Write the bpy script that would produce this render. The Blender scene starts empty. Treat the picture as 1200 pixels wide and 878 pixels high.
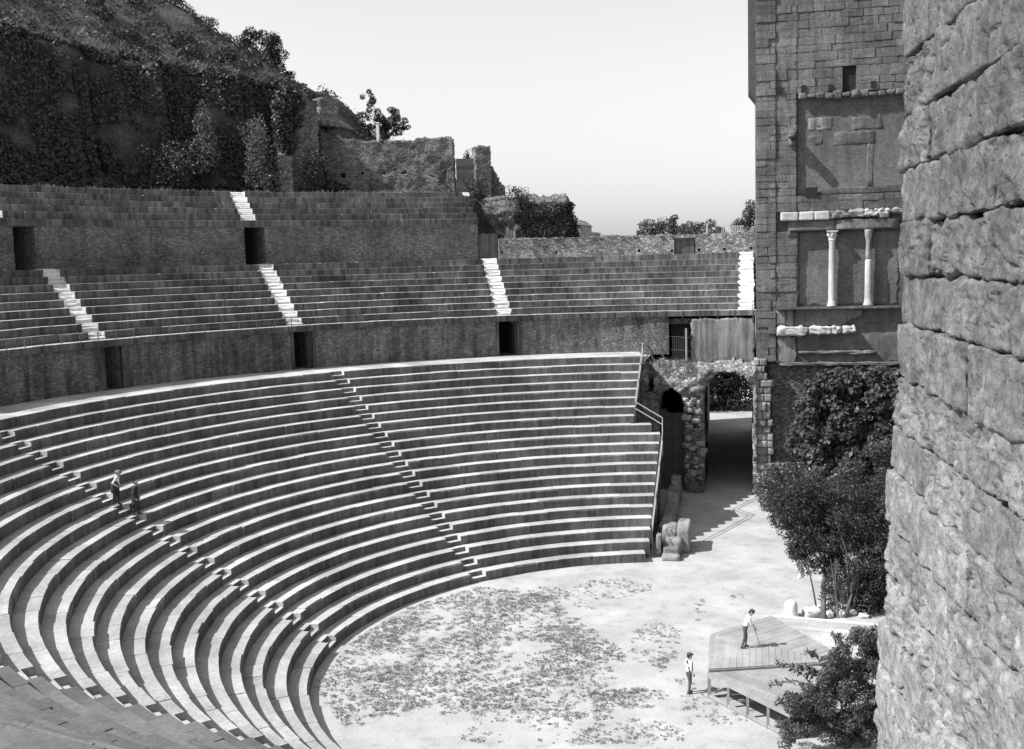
import bpy, bmesh, math, random
import numpy as np
from mathutils import Vector, Matrix, noise

random.seed(7); RNG = np.random.default_rng(7)
scene = bpy.context.scene
col = scene.collection
R = math.radians

# ------------------------------------------------------------------ camera
CAM = Vector((-46.613, -2.559, 17.591)); YAW, PIT, ROL = R(12.2337), R(-5.9014), R(-1.4793); FPX = 1289.46   # focal length in pixels of a 1200 wide frame
FWD = Vector((math.cos(YAW)*math.cos(PIT), math.sin(YAW)*math.cos(PIT), math.sin(PIT)))
_r = Vector((math.sin(YAW), -math.cos(YAW), 0)); _u = _r.cross(FWD)
RIGHT = _r*math.cos(ROL) + _u*math.sin(ROL); UP = -_r*math.sin(ROL) + _u*math.cos(ROL)
cd = bpy.data.cameras.new('camera'); cam = bpy.data.objects.new('camera', cd); col.objects.link(cam)
cd.sensor_width = 36; cd.lens = 36*FPX/1200; cd.clip_start = 0.1; cd.clip_end = 6000
cam.matrix_world = Matrix(((RIGHT.x, UP.x, -FWD.x, CAM.x), (RIGHT.y, UP.y, -FWD.y, CAM.y), (RIGHT.z, UP.z, -FWD.z, CAM.z), (0, 0, 0, 1)))
scene.camera = cam
# ------------------------------------------------------------------ sky, sun, exposure
SUN_EL, SUN_AZ = R(47.0), R(25.5)           # azimuth from +y towards -x
w = bpy.data.worlds.new('World'); scene.world = w; w.use_nodes = True
nt = w.node_tree; nt.nodes.clear()
sky = nt.nodes.new('ShaderNodeTexSky'); sky.sky_type = 'NISHITA'; sky.sun_disc = False
sky.sun_elevation = SUN_EL; sky.sun_rotation = -SUN_AZ; sky.dust_density = 0.8; sky.air_density = 2.6; sky.ozone_density = 1.0
bwn = nt.nodes.new('ShaderNodeRGBToBW'); bg = nt.nodes.new('ShaderNodeBackground'); bg.inputs[1].default_value = 0.10
wo = nt.nodes.new('ShaderNodeOutputWorld')
nt.links.new(sky.outputs[0], bwn.inputs[0]); nt.links.new(bwn.outputs[0], bg.inputs[0]); nt.links.new(bg.outputs[0], wo.inputs[0])
sl = bpy.data.lights.new('sun', 'SUN'); sl.energy = 3.9; sl.angle = R(0.55); sl.color = (1, 1, 1)
sun = bpy.data.objects.new('sun', sl); col.objects.link(sun)
SUNV = Vector((-math.sin(SUN_AZ)*math.cos(SUN_EL), math.cos(SUN_AZ)*math.cos(SUN_EL), math.sin(SUN_EL)))
sun.rotation_euler = SUNV.to_track_quat('Z', 'Y').to_euler(); sun.location = (0, 0, 120)
vs = scene.view_settings; vs.view_transform = 'Standard'; vs.look = 'None'; vs.gamma = 1; vs.exposure = 0.78; vs.use_curve_mapping = False

# ------------------------------------------------------------------ measuring helpers
def ray(x, y):
    return (FWD + RIGHT*((x-600)/FPX) - UP*((y-439)/FPX)).normalized()
def onz(x, y, z=0.0):
    d = ray(x, y); return CAM + d*((z-CAM.z)/d.z)
def onx(x, y, X):
    d = ray(x, y); return CAM + d*((X-CAM.x)/d.x)
def onr(x, y, r):
    d = ray(x, y); a = d.x*d.x+d.y*d.y; b = 2*(CAM.x*d.x+CAM.y*d.y); c = CAM.x**2+CAM.y**2-r*r
    return CAM + d*((-b+math.sqrt(b*b-4*a*c))/(2*a))
def project(P):
    D = Vector(P)-CAM; z = D.dot(FWD)
    if z < 0.5: return None
    return (600+FPX*D.dot(RIGHT)/z, 439-FPX*D.dot(UP)/z, z)
def pol(r, th, z): return (r*math.cos(th), r*math.sin(th), z)

# ------------------------------------------------------------------ object helpers
def mesh(name, verts, faces, mats, fmat=None, tint=None, smooth=False):
    me = bpy.data.meshes.new(name); me.from_pydata([tuple(v) for v in verts], [], faces)
    for m in (mats if isinstance(mats, (list, tuple)) else [mats]): me.materials.append(m)
    if fmat is not None: me.polygons.foreach_set('material_index', fmat)
    if tint is not None:
        a = me.attributes.new('tint', 'FLOAT', 'FACE'); a.data.foreach_set('value', tint)
    if smooth: me.polygons.foreach_set('use_smooth', [True]*len(me.polygons))
    me.update(); return me
def tag(o, label=None, cat=None, group=None, kind=None):
    if label: o['label'] = label
    if cat: o['category'] = cat
    if group: o['group'] = group
    if kind: o['kind'] = kind
    return o
def obj(name, me, parent=None, rotz=0.0, off=(0, 0, 0)):
    o = bpy.data.objects.new(name, me); col.objects.link(o); o.rotation_euler.z = rotz
    if parent:
        o.parent = parent; o.location = Vector(off)-parent.location if parent.parent is None else Vector(off)
    else: o.location = off
    return o
def thing(name, loc, label, cat, group=None):
    o = bpy.data.objects.new(name, None); col.objects.link(o); o.location = loc; o.empty_display_size = 0.3
    return tag(o, label, cat, group)

class MB:
    """collects polygons for one mesh"""
    def __init__(s): s.v = []; s.f = []; s.m = []; s.t = []
    def add(s, verts, faces, mi=0, tint=None):
        b = len(s.v); s.v += [tuple(v) for v in verts]; t = random.random() if tint is None else tint
        for i, f in enumerate(faces):
            s.f.append([k+b for k in f]); s.m.append(mi[i] if isinstance(mi, (list, tuple)) else mi); s.t.append(t)
        return s
    def box(s, a, b, mi=0, tint=None):
        x0, y0, z0 = a; x1, y1, z1 = b
        return s.add([(x0,y0,z0),(x1,y0,z0),(x1,y1,z0),(x0,y1,z0),(x0,y0,z1),(x1,y0,z1),(x1,y1,z1),(x0,y1,z1)],
                     [(0,3,2,1),(4,5,6,7),(0,1,5,4),(1,2,6,5),(2,3,7,6),(3,0,4,7)], mi, tint)
    def bar(s, p, q, w, h=None, mi=0):
        p = Vector(p); q = Vector(q); d = (q-p).normalized(); h = h or w
        u = d.cross(Vector((0, 0, 1))); u = u.normalized() if u.length > 1e-3 else Vector((1, 0, 0)); n = u.cross(d)
        c = [(-1,-1),(1,-1),(1,1),(-1,1)]
        v = [P + u*(a*w/2) + n*(b*h/2) for P in (p, q) for a, b in c]
        return s.add(v, [(3,2,1,0),(4,5,6,7),(0,1,5,4),(1,2,6,5),(2,3,7,6),(3,0,4,7)], mi)
    def tube(s, pts, rads, n=8, mi=0):
        rings = []; b = len(s.v); pts = [Vector(p) for p in pts]
        for i, p in enumerate(pts):
            d = (pts[min(i+1, len(pts)-1)]-pts[max(i-1, 0)]).normalized()
            u = d.cross(Vector((0.3, 0.2, 1) if abs(d.z) < .9 else Vector((1, 0, 0)))).normalized(); n2 = d.cross(u)
            for k in range(n):
                a = 2*math.pi*k/n; s.v.append(tuple(p + (u*math.cos(a)+n2*math.sin(a))*rads[i]))
        t = random.random()
        for i in range(len(pts)-1):
            for k in range(n):
                s.f.append([b+i*n+k, b+i*n+(k+1) % n, b+(i+1)*n+(k+1) % n, b+(i+1)*n+k]); s.m.append(mi); s.t.append(t)
        s.f.append([b+k for k in range(n)][::-1]); s.m.append(mi); s.t.append(t)
        s.f.append([b+(len(pts)-1)*n+k for k in range(n)]); s.m.append(mi); s.t.append(t)
        return s
    def lathe(s, prof, c, n=14, mi=0):
        return s.tube([(c[0], c[1], c[2]+z) for r, z in prof], [r for r, z in prof], n, mi)
    def mesh(s, name, mats, smooth=False): return mesh(name, s.v, s.f, mats, s.m, s.t, smooth)
    def build(s, name, mats, parent=None, smooth=False): return obj(name, s.mesh(name, mats, smooth), parent)

# ------------------------------------------------------------------ materials (the plate is black and white: every colour is a grey)
class NG:
    def __init__(s, name):
        s.mat = bpy.data.materials.new(name); s.mat.use_nodes = True; s.t = s.mat.node_tree; s.t.nodes.clear()
        s.pos = s.n('ShaderNodeNewGeometry').outputs['Position']
    def n(s, ty, **k):
        o = s.t.nodes.new(ty)
        for a, b in k.items(): setattr(o, a, b)
        return o
    def set(s, sock, v):
        if isinstance(v, bpy.types.NodeSocket): s.t.links.new(v, sock)
        else: sock.default_value = v
    def m(s, op, a, b=0.0, c=0.0, clamp=False):
        o = s.n('ShaderNodeMath', operation=op, use_clamp=clamp)
        for i, v in enumerate((a, b, c)): s.set(o.inputs[i], v)
        return o.outputs[0]
    def rng(s, v, a, b, c, d):
        o = s.n('ShaderNodeMapRange'); o.clamp = True
        for i, x in enumerate((v, a, b, c, d)): s.set(o.inputs[i], x)
        return o.outputs[0]
    def vec(s, sc, src=None, add=(0, 0, 0)):
        o = s.n('ShaderNodeVectorMath', operation='MULTIPLY_ADD'); s.set(o.inputs[0], src or s.pos); o.inputs[1].default_value = sc; o.inputs[2].default_value = add
        return o.outputs[0]
    def noise(s, scale, detail=4, rough=.55, vec=None, dist=0):
        o = s.n('ShaderNodeTexNoise'); s.set(o.inputs['Vector'], vec or s.pos)
        o.inputs['Scale'].default_value = scale; o.inputs['Detail'].default_value = detail; o.inputs['Roughness'].default_value = rough; o.inputs['Distortion'].default_value = dist
        return o.outputs[0]
    def voro(s, scale, vec=None, feat='F1', out=0):
        o = s.n('ShaderNodeTexVoronoi'); o.feature = feat; s.set(o.inputs['Vector'], vec or s.pos); o.inputs['Scale'].default_value = scale
        return o.outputs[out]
    def tint(s):
        a = s.n('ShaderNodeAttribute', attribute_name='tint').outputs['Fac']; r = s.n('ShaderNodeObjectInfo').outputs['Random']
        return s.m('FRACT', s.m('ADD', a, r))
    def bump(s, h, strength, dist=.05):
        o = s.n('ShaderNodeBump'); o.inputs['Strength'].default_value = strength; o.inputs['Distance'].default_value = dist; s.set(o.inputs['Height'], h); return o.outputs[0]
    def out(s, colour, rough=.92, normal=None, spec=.15):
        p = s.n('ShaderNodeBsdfPrincipled'); s.set(p.inputs['Base Color'], s.grey(colour)); p.inputs['Roughness'].default_value = rough; p.inputs['Specular IOR Level'].default_value = spec
        if normal: s.t.links.new(normal, p.inputs['Normal'])
        o = s.n('ShaderNodeOutputMaterial'); s.t.links.new(p.outputs[0], o.inputs[0]); return s.mat
    def grey(s, v):
        if isinstance(v, bpy.types.NodeSocket):
            c = s.n('ShaderNodeCombineColor')
            for i in range(3): s.t.links.new(v, c.inputs[i])
            return c.outputs[0]
        return (v, v, v, 1)

def stone(name, base, tv=.2, stain=.35, streak=0.0, grain=.25, bump=.5, gs=7, ss=.45, bd=.04, pits=0.0):
    g = NG(name)
    v = g.m('MULTIPLY', base, g.m('MULTIPLY_ADD', g.tint(), 2*tv, 1-tv))
    v = g.m('MULTIPLY', v, g.rng(g.noise(ss, 5, .6), .35, .62, 1-stain, 1+stain*.3))
    fine = g.noise(gs, 6, .65)
    v = g.m('MULTIPLY', v, g.rng(fine, .3, .7, 1-grain, 1+grain*.6))
    if streak: v = g.m('MULTIPLY', v, g.rng(g.noise(1.0, 5, .6, vec=g.vec((3.2, 3.2, .28))), .38, .6, 1-streak, 1.0+streak*.25))
    h = fine
    if pits:
        pv = g.rng(g.voro(gs*1.3), 0, .35, 0, 1); h = g.m('MULTIPLY_ADD', pv, pits, h)
        v = g.m('MULTIPLY', v, g.rng(pv, 0, .6, 1-pits*.35, 1))
    return g.out(v, normal=g.bump(h, bump, bd))

def rubble(name, base, scale=5.0, tv=.35, mortar=.75, stain=.35, streak=.2, bump=.9, bd=.06, zs=1.7):
    g = NG(name); vec = g.vec((1, 1, zs))
    cellc = g.n('ShaderNodeSeparateColor'); g.t.links.new(g.voro(scale, vec, 'F1', 1), cellc.inputs[0])
    edge = g.voro(scale, vec, 'DISTANCE_TO_EDGE'); e = g.rng(edge, 0.0, .16, 0, 1)
    v = g.m('MULTIPLY', base, g.m('MULTIPLY_ADD', cellc.outputs[0], 2*tv, 1-tv))
    v = g.m('MULTIPLY', v, g.rng(e, 0, 1, mortar, 1))
    v = g.m('MULTIPLY', v, g.rng(g.noise(.4, 5, .6), .35, .65, 1-stain, 1+stain*.4))
    v = g.m('MULTIPLY', v, g.rng(g.noise(1.0, 5, .6, vec=g.vec((1.7, 1.7, .2))), .36, .62, 1-streak, 1+streak*.3))
    fine = g.noise(18, 5, .6); v = g.m('MULTIPLY', v, g.rng(fine, .3, .7, .8, 1.12))
    h = g.m('MULTIPLY_ADD', e, 1.0, g.m('MULTIPLY', fine, .5)); h = g.m('MULTIPLY_ADD', cellc.outputs[1], .7, h)
    return g.out(v, normal=g.bump(h, bump, bd))

def leaf(name, base, tv=.5, trans=.25):
    g = NG(name); v = g.m('MULTIPLY', base, g.m('MULTIPLY_ADD', g.tint(), 2*tv, 1-tv)); c = g.grey(v)
    d = g.n('ShaderNodeBsdfDiffuse'); t = g.n('ShaderNodeBsdfTranslucent'); gl = g.n('ShaderNodeBsdfGlossy'); gl.inputs['Roughness'].default_value = .5; gl.inputs['Color'].default_value = (.6, .6, .6, 1)
    g.t.links.new(c, d.inputs[0]); g.t.links.new(c, t.inputs[0])
    m1 = g.n('ShaderNodeMixShader'); m1.inputs[0].default_value = trans; g.t.links.new(d.outputs[0], m1.inputs[1]); g.t.links.new(t.outputs[0], m1.inputs[2])
    m2 = g.n('ShaderNodeMixShader'); m2.inputs[0].default_value = .04; g.t.links.new(m1.outputs[0], m2.inputs[1]); g.t.links.new(gl.outputs[0], m2.inputs[2])
    o = g.n('ShaderNodeOutputMaterial'); g.t.links.new(m2.outputs[0], o.inputs[0]); return g.mat

def wood(name, base, tv=.25, along=(1, 1, 1)):
    g = NG(name); v = g.m('MULTIPLY', base, g.m('MULTIPLY_ADD', g.tint(), 2*tv, 1-tv))
    f = g.noise(3, 6, .65, vec=g.vec(along)); v = g.m('MULTIPLY', v, g.rng(f, .3, .7, .72, 1.12))
    v = g.m('MULTIPLY', v, g.rng(g.noise(.9, 4), .4, .62, .82, 1.05))
    return g.out(v, .8, g.bump(f, .25, .01))
def plain(name, base, rough=.8, var=.15):
    g = NG(name); v = g.m('MULTIPLY', base, g.rng(g.noise(9, 4), .3, .7, 1-var, 1+var)); return g.out(v, rough)

M = {}
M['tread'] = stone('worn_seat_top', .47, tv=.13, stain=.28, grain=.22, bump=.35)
M['riser'] = stone('weathered_shaded_seat_face', .165, tv=.16, stain=.35, streak=.35, grain=.25, bump=.5)  # stained stone, darkened further to paint shade onto the upright faces
M['riser2'] = stone('lichened_shaded_seat_face', .15, tv=.18, stain=.4, streak=.5, grain=.3, bump=.5)  # lichen streaks plus riser shade put into the base colour
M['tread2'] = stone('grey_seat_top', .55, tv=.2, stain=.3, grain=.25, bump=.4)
M['oldtread'] = stone('grey_unrestored_top', .15, tv=.15, stain=.3, grain=.25, bump=.4)
M['midtread'] = stone('mid_grey_seat_top', .40, tv=.12, stain=.28, grain=.25, bump=.35)  # slightly darker tops between the second and third stairs
M['newstone'] = stone('pale_step_stone', .66, tv=.14, stain=.15, grain=.2, bump=.5)
M['podium'] = rubble('podium_rubble', .26, 4.5, tv=.3, mortar=.8, streak=.5, stain=.35)
M['upper'] = rubble('small_block_rubble', .25, 5.0, tv=.35, mortar=.72, streak=.2)
M['ruin'] = rubble('ruin_rubble', .27, 4.0, tv=.4, mortar=.65, streak=.2)
M['pale_ruin'] = rubble('pale_ruin_rubble', .33, 3.2, tv=.4, mortar=.7, streak=.15)
M['tower'] = stone('tower_block', .18, tv=.14, stain=.38, streak=.22, grain=.35, bump=.9, gs=6, pits=.5)
M['towerback'] = rubble('tower_core', .175, 4.2, tv=.16, mortar=.85, streak=.2, stain=.3, bump=.35, bd=.03, zs=1.9)
M['plaster'] = stone('old_plaster', .25, tv=.05, stain=.4, streak=.45, grain=.2, bump=.25)
M['marble'] = stone('weathered_marble', .52, tv=.08, stain=.25, grain=.2, bump=.4)
M['greycol'] = stone('eroded_column', .36, tv=.1, stain=.45, grain=.35, bump=.8)
M['pier'] = stone('pier_stone', .33, tv=.3, stain=.35, grain=.3, bump=.7, gs=5)
M['iron'] = plain('iron_rail', .12, .6)
M['paleiron'] = plain('worn_rail', .32, .5)
M['darkwood'] = wood('dark_planks', .13, .25, (5, 5, .6))
M['greywood'] = wood('grey_planks', .40, .25, (5, 5, .6))
M['deck'] = wood('deck_boards', .34, .10, (4, 4, 4))
M['decklight'] = wood('pale_deck_boards', .385, .09, (4, 4, 4))
M['floor'] = wood('bleached_floor_boards', .50, .10, (4, 4, 4))
M['timber'] = wood('sawn_timber', .34, .15, (4, 4, 4))
M['dark'] = plain('painted_interior_shade', .03, .95)  # near-black colour paints the shade inside doorways, recesses and sockets
M['bark'] = stone('bark', .14, tv=.1, stain=.4, grain=.4, bump=1, gs=9)
M['leaf_dark'] = leaf('dark_leaf', .05, .55)
M['leaf_mid'] = leaf('mid_leaf', .07, .55)
M['leaf_light'] = leaf('light_leaf', .13, .5)
M['ivy'] = leaf('ivy_leaf', .05, .6, .15)
M['fig'] = leaf('broad_leaf', .06, .6)
M['drygrass'] = leaf('dry_grass', .19, .5)
M['weed'] = leaf('weed_leaf', .22, .4)
M['petal'] = leaf('pale_petal', .6, .3)
M['cloth'] = plain('white_cloth', .8, .9, .05)
M['skin'] = plain('skin', .36, .6, .05)
M['shirt'] = plain('white_shirt', .78, .9, .05)
M['trousers'] = plain('grey_trousers', .10, .9, .2)
M['coat'] = plain('black_coat', .045, .9, .2)
M['vest'] = plain('dark_vest', .07, .9, .2)
M['hair'] = plain('dark_hair', .03, .8)
M['felt'] = plain('felt_hat', .08, .9)
M['straw'] = plain('straw_hat', .25, .9)
M['shoe'] = plain('dust_shoe', .09, .7)

def ground_mat():
    g = NG('pale_gravel'); v = g.m('MULTIPLY', .45, g.rng(g.noise(.35, 5, .6), .35, .65, .78, 1.08))
    f = g.noise(9, 6, .7); v = g.m('MULTIPLY', v, g.rng(f, .32, .68, .82, 1.1))
    v = g.m('MULTIPLY', v, g.rng(g.noise(1.4, 6, .65, dist=.4), .28, .45, .78, 1.0))
    v = g.m('MULTIPLY', v, g.rng(g.voro(14), .05, .2, .8, 1))
    return g.out(v, .95, g.bump(f, .35, .03))
M['ground'] = ground_mat()
def hill_mat():
    g = NG('scrubby_earth'); n = g.noise(.5, 6, .65); v = g.rng(n, .35, .68, .03, .11)
    v = g.m('MULTIPLY', v, g.rng(g.noise(4, 5, .7), .3, .7, .6, 1.3)); return g.out(v, .95, g.bump(g.noise(3, 6, .7), .9, .2))
M['hill'] = hill_mat()

# ------------------------------------------------------------------ ground
gm = MB(); gm.box((-1500, -1500, -1.0), (2500, 1500, 0.0)); tag(gm.build('ground', M['ground']), kind='structure')

# ------------------------------------------------------------------ curved masonry
R0, DR, H = 16.224, 0.848, 0.5           # lower tier: first face radius, row depth, row height
def rk(k): return R0 + (k-1)*DR
R21 = rk(21); RW = 37.07; ZW = 21*H     # walkway behind the lower tier, podium wall radius

def ring_prof(mb, prof, th0, th1, n, mi, tint=None):
    """solid of revolution of a closed profile [(r, z)] between two angles; mi: material of each profile edge"""
    m = len(prof); v = []
    for i in range(n+1):
        t = th0 + (th1-th0)*i/n
        v += [pol(r, t, z) for r, z in prof]
    f = []; ml = []
    for i in range(n):
        for k in range(m):
            a = i*m+k; b = i*m+(k+1) % m; f.append((a, b, b+m, a+m)); ml.append(mi[k])
    f.append(tuple(range(m))[::-1]); ml.append(mi[-1]); f.append(tuple(n*m+k for k in range(m))); ml.append(mi[-1])
    mb.add(v, f, ml, tint)

def seat_prof(r0, r1, z0, z1, c=.03): return [(r0, z0), (r0, z1-c), (r0+c, z1), (r1, z1), (r1, z0)]

def fill_row(spans, r, lengths):
    """cut angular spans into stones: list of (th0, th1)"""
    out = []
    for a, b in spans:
        t = a
        while b-t > 1e-4:
            L = random.choice(lengths)/r
            if t+L > b-.45/r: L = b-t
            out.append((t, t+L)); t += L
    return out

def size_px(r, t0, t1, z0, z1):
    p = [project(pol(r, t, z)) for t in (t0, t1) for z in (z0, z1)]
    if any(q is None for q in p): return 0
    xs = [q[0] for q in p]; ys = [q[1] for q in p]
    if max(xs) < 0 or min(xs) > 1200 or max(ys) < 0 or min(ys) > 878: return 0
    return (max(xs)-min(xs)+1)*(max(ys)-min(ys)+1)

def lay_stones(parent, rows, mats, name, limit=300, pick=lambda a: 1, chips=(.015, .025, .03)):
    """rows: (r0, r1, z0, z1, [(t0, t1)]); the largest in view become objects, the rest one joined part"""
    L = []
    for (r0, r1, z0, z1, sp) in rows:
        for (a, b) in sp: L.append((size_px(r0, a, b, z1-.4, z1), r0, r1, z0, z1, a, b))
    L.sort(key=lambda q: -q[0]); cache = {}; rest = MB(); cnt = 0
    for s, r0, r1, z0, z1, a, b in L:
        g = .006/r0; dr = random.gauss(0, .010); dz = random.gauss(0, .008); n = max(1, int((b-a)/R(1.3)))
        if cnt < limit and s > 4:
            tm = pick(a); ch_ = random.choice(chips); key = (round(r0, 3), round(b-a, 4), tm, ch_)
            if key not in cache:
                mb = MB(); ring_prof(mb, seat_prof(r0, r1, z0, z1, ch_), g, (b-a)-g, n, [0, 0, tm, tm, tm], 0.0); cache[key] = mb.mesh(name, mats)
            o = obj(name, cache[key], parent, a, (dr*math.cos((a+b)/2), dr*math.sin((a+b)/2), dz)); cnt += 1
        else:
            ring_prof(rest, seat_prof(r0+dr, r1, z0, z1+dz, random.choice(chips)), a+g, b-g, n, [0, 0] + [pick(a)]*3)
    if rest.v: tag(rest.build(name+'s', mats, parent), kind='stuff')

def arc_wall(mb, r0, r1, z0, z1, th0, th1, openings=(), step=R(1.0), mi=0):
    """curved wall with openings (t0, t1, zb, zt)"""
    cuts = {th0, th1}
    for o in openings: cuts |= {o[0], o[1]}
    cuts = sorted(cuts)
    for a, b in zip(cuts[:-1], cuts[1:]):
        n = max(1, int((b-a)/step)); mid = (a+b)/2
        ops = [o for o in openings if o[0] <= mid <= o[1]]
        zs = [(z0, z1)] if not ops else ([(z0, ops[0][2])] if ops[0][2] > z0 else []) + ([(ops[0][3], z1)] if ops[0][3] < z1 else [])
        for (p, q) in zs: ring_prof(mb, [(r0, p), (r0, q), (r1, q), (r1, p)], a, b, n, [mi]*4)

# ---- lower tier
lower = thing('lower_seating', (0, 22, 0), 'lower bank of twenty curved stone seat rows rising from the orchestra', 'seating', )
TH_END = R(172)
ST_A, ST_B, ST_C = R(46.44), R(90.0), R(139.12); SW = 0.95    # right-hand edges of the three stairs
def row_start(k, r): return math.asin((3.35 if k == 1 else 3.175 if k <= 12 else 3.8 if k == 13 else 5.0)/r)
rows = []; core = MB()
for k in range(1, 22):
    r = rk(k); r1 = rk(k+1)+.12 if k < 21 else RW+.3; spans = []; t = row_start(k, r)
    for s in (ST_A, ST_B, ST_C): spans.append((t, s)); t = s+SW/r
    spans.append((t, TH_END))
    rows.append((r, r1, (k-1)*H-.3, k*H, fill_row(spans, r, (1.35, 1.7, 2.1))))
    for s in (ST_A, ST_B, ST_C):
        z0, z1, zm = (k-1)*H-.3, k*H, (k-.5)*H; mb = MB()
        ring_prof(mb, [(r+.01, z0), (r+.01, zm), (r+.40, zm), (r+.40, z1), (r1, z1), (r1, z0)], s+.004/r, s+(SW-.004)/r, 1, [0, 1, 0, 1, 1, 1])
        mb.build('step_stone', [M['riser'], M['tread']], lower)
    if k < 21: ring_prof(core, [(r+.45, -.2), (r+.45, (k-.56)*H), (rk(k+1)+.45, (k-.56)*H), (rk(k+1)+.45, -.2)], row_start(k, r)+.01/r, TH_END, 60, [0]*4)
ring_prof(core, [(R21+.45, -.2), (R21+.45, ZW-.25), (RW+.5, ZW-.25), (RW+.5, -.2)], row_start(21, R21), TH_END, 60, [0]*4)
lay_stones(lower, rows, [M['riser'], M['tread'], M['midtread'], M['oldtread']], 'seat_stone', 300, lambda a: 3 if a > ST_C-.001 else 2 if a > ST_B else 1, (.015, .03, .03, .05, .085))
core.build('masonry_core', M['podium'], lower)

# ---- podium wall with doorways, under the middle tier
ZC = 13.52
pod = thing('podium_wall', (26, 26, ZW), 'curved rubble wall with dark doorways between the lower and middle seats', 'wall')
ZT = 13.08
doors = [(R(22.95), R(25.15), ZW, ZT), (R(47.13), R(49.3), ZW, ZT), (R(68.9), R(70.8), ZW, ZT), (R(93), R(95), ZW, ZT)]
pm = MB(); arc_wall(pm, RW, 41.3, ZW-.25, 13.11, R(5.2), R(120), doors); pm.build('rubble_facing', M['podium'], pod)
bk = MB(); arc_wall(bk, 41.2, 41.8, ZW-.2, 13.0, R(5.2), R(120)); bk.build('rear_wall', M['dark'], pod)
for d in doors[:3]:                                  # dressed jambs and door leaves set back in the passage
    for t, sgn in ((d[0], -1), (d[1], 1)):
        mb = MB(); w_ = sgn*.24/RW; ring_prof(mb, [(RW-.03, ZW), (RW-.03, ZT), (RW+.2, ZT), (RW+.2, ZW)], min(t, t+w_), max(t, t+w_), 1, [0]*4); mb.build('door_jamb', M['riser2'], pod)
for a, b in fill_row([(R(-4.75), R(88))], RW, (1.25, 1.6)):
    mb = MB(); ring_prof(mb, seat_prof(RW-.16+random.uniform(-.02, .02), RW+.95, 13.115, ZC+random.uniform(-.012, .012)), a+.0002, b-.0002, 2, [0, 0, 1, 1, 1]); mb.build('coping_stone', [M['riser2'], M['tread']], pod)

# ---- low iron railing on the coping
rail = thing('coping_railing', (RW*.7, RW*.7, ZC), 'low thin iron railing on the coping above the podium wall', 'railing')
post = MB(); post.box((RW-.20, -.02, 12.95), (RW-.165, .02, 14.10)); pme = post.mesh('post', M['iron'])
for i in range(46): obj('post', pme, rail, R(-4.4+2.0*i), (0, 0, 0))
for z in (14.08, 13.80):
    mb = MB(); ring_prof(mb, [(RW-.2, z-.016), (RW-.2, z+.016), (RW-.168, z+.016), (RW-.168, z-.016)], R(-4.7), R(87), 90, [0]*4); mb.build('rail', M['iron'], rail)

# ---- middle tier
mid = thing('middle_seating', (27, 27, ZC), 'middle bank of nine stone seat rows above the podium wall', 'seating')
HM, DM = .4745, .81
MST = [(-4.45, .08), (23.4, -.03), (47.9, -.15), (70.0, -.29)]      # right-hand edge on the first row, drift per row
rows = []; core = MB(); steps_all = []
for i in range(1, 10):
    r = RW+DM*i; r1 = r+DM+.12 if i < 9 else 46.3; z1 = ZC+HM*i
    st = [(R(a+b*i), R(a+b*i)+1.15/r) for a, b in MST]
    sp = []; t = st[0][1]
    for a, b in st[1:]: sp.append((t, a)); t = b
    sp.append((t, R(100)))
    rows.append((r, r1, z1-HM-.25, z1, fill_row(sp, r, (1.1, 1.5, 2.0, 2.6))))
    core_a = [(R(2.5), R(100))]
    ring_prof(core, [(r+.4, 13.1), (r+.4, z1-.26), (r+DM+.42, z1-.26), (r+DM+.42, 13.1)], R(-4.4), R(100), 60, [0]*4)
    for n, (a, b) in enumerate(st):
        for hstep in (0, 1):                          # worn, rounded pale steps
            zt = z1-HM+HM*(hstep+1)/2; ra = r+.40*hstep; rb = r+.40*(hstep+1)+.16; rj = lambda s=.05: random.uniform(-s, s)
            a2, b2 = a+rj()/r, b+rj()/r; zj = rj(.03)
            mb = MB(); ring_prof(mb, [(ra-.05, zt-HM/2-.12), (ra-.05+rj(.02), zt-.13+zj), (ra+.08+rj(.03), zt-.035+zj), (ra+.22, zt+.012+zj), (rb, zt+.015+zj), (rb, zt-HM/2-.12)], a2, b2, 2, [0]*6)
            for q in range(len(mb.v)):
                x, y, z = mb.v[q]; mb.v[q] = (x+rj(.05), y+rj(.05), z+rj(.035))
            mb.build('step_stone', M['newstone'], mid)
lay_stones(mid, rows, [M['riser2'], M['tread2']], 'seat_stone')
core.build('masonry_core', M['podium'], mid)
ub = MB(); arc_wall(ub, 41.8, 46.5, 10.2, 13.1, R(5.2), R(105)); ub.build('substructure', M['podium'], mid)

# ---- wall between the middle and the upper tier
ZU = ZC+HM*9
up = thing('upper_podium_wall', (33, 31, ZU), 'small-block masonry wall with doorways behind the middle seat rows', 'wall')
udoors = [(R(46.38), R(48.4), ZU, 20.6), (R(68.0), R(69.9), ZU, 20.6)]
mb = MB(); arc_wall(mb, 46.08, 49.0, ZU-.4, 20.64, R(24.6), R(105), udoors); mb.build('small_block_facing', M['upper'], up)
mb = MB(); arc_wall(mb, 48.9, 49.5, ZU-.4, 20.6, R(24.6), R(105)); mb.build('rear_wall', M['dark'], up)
for a, b in fill_row([(R(24.55), R(90))], 46, (1.0, 1.4)):
    mb = MB(); ring_prof(mb, seat_prof(45.96+random.uniform(-.03, .02), 47.0, 20.645, 21.1+random.uniform(-.012, .012)), a+.0002, b-.0002, 2, [0, 0, 1, 1, 1]); mb.build('string_course_stone', [M['riser2'], M['tread2']], up)

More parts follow.
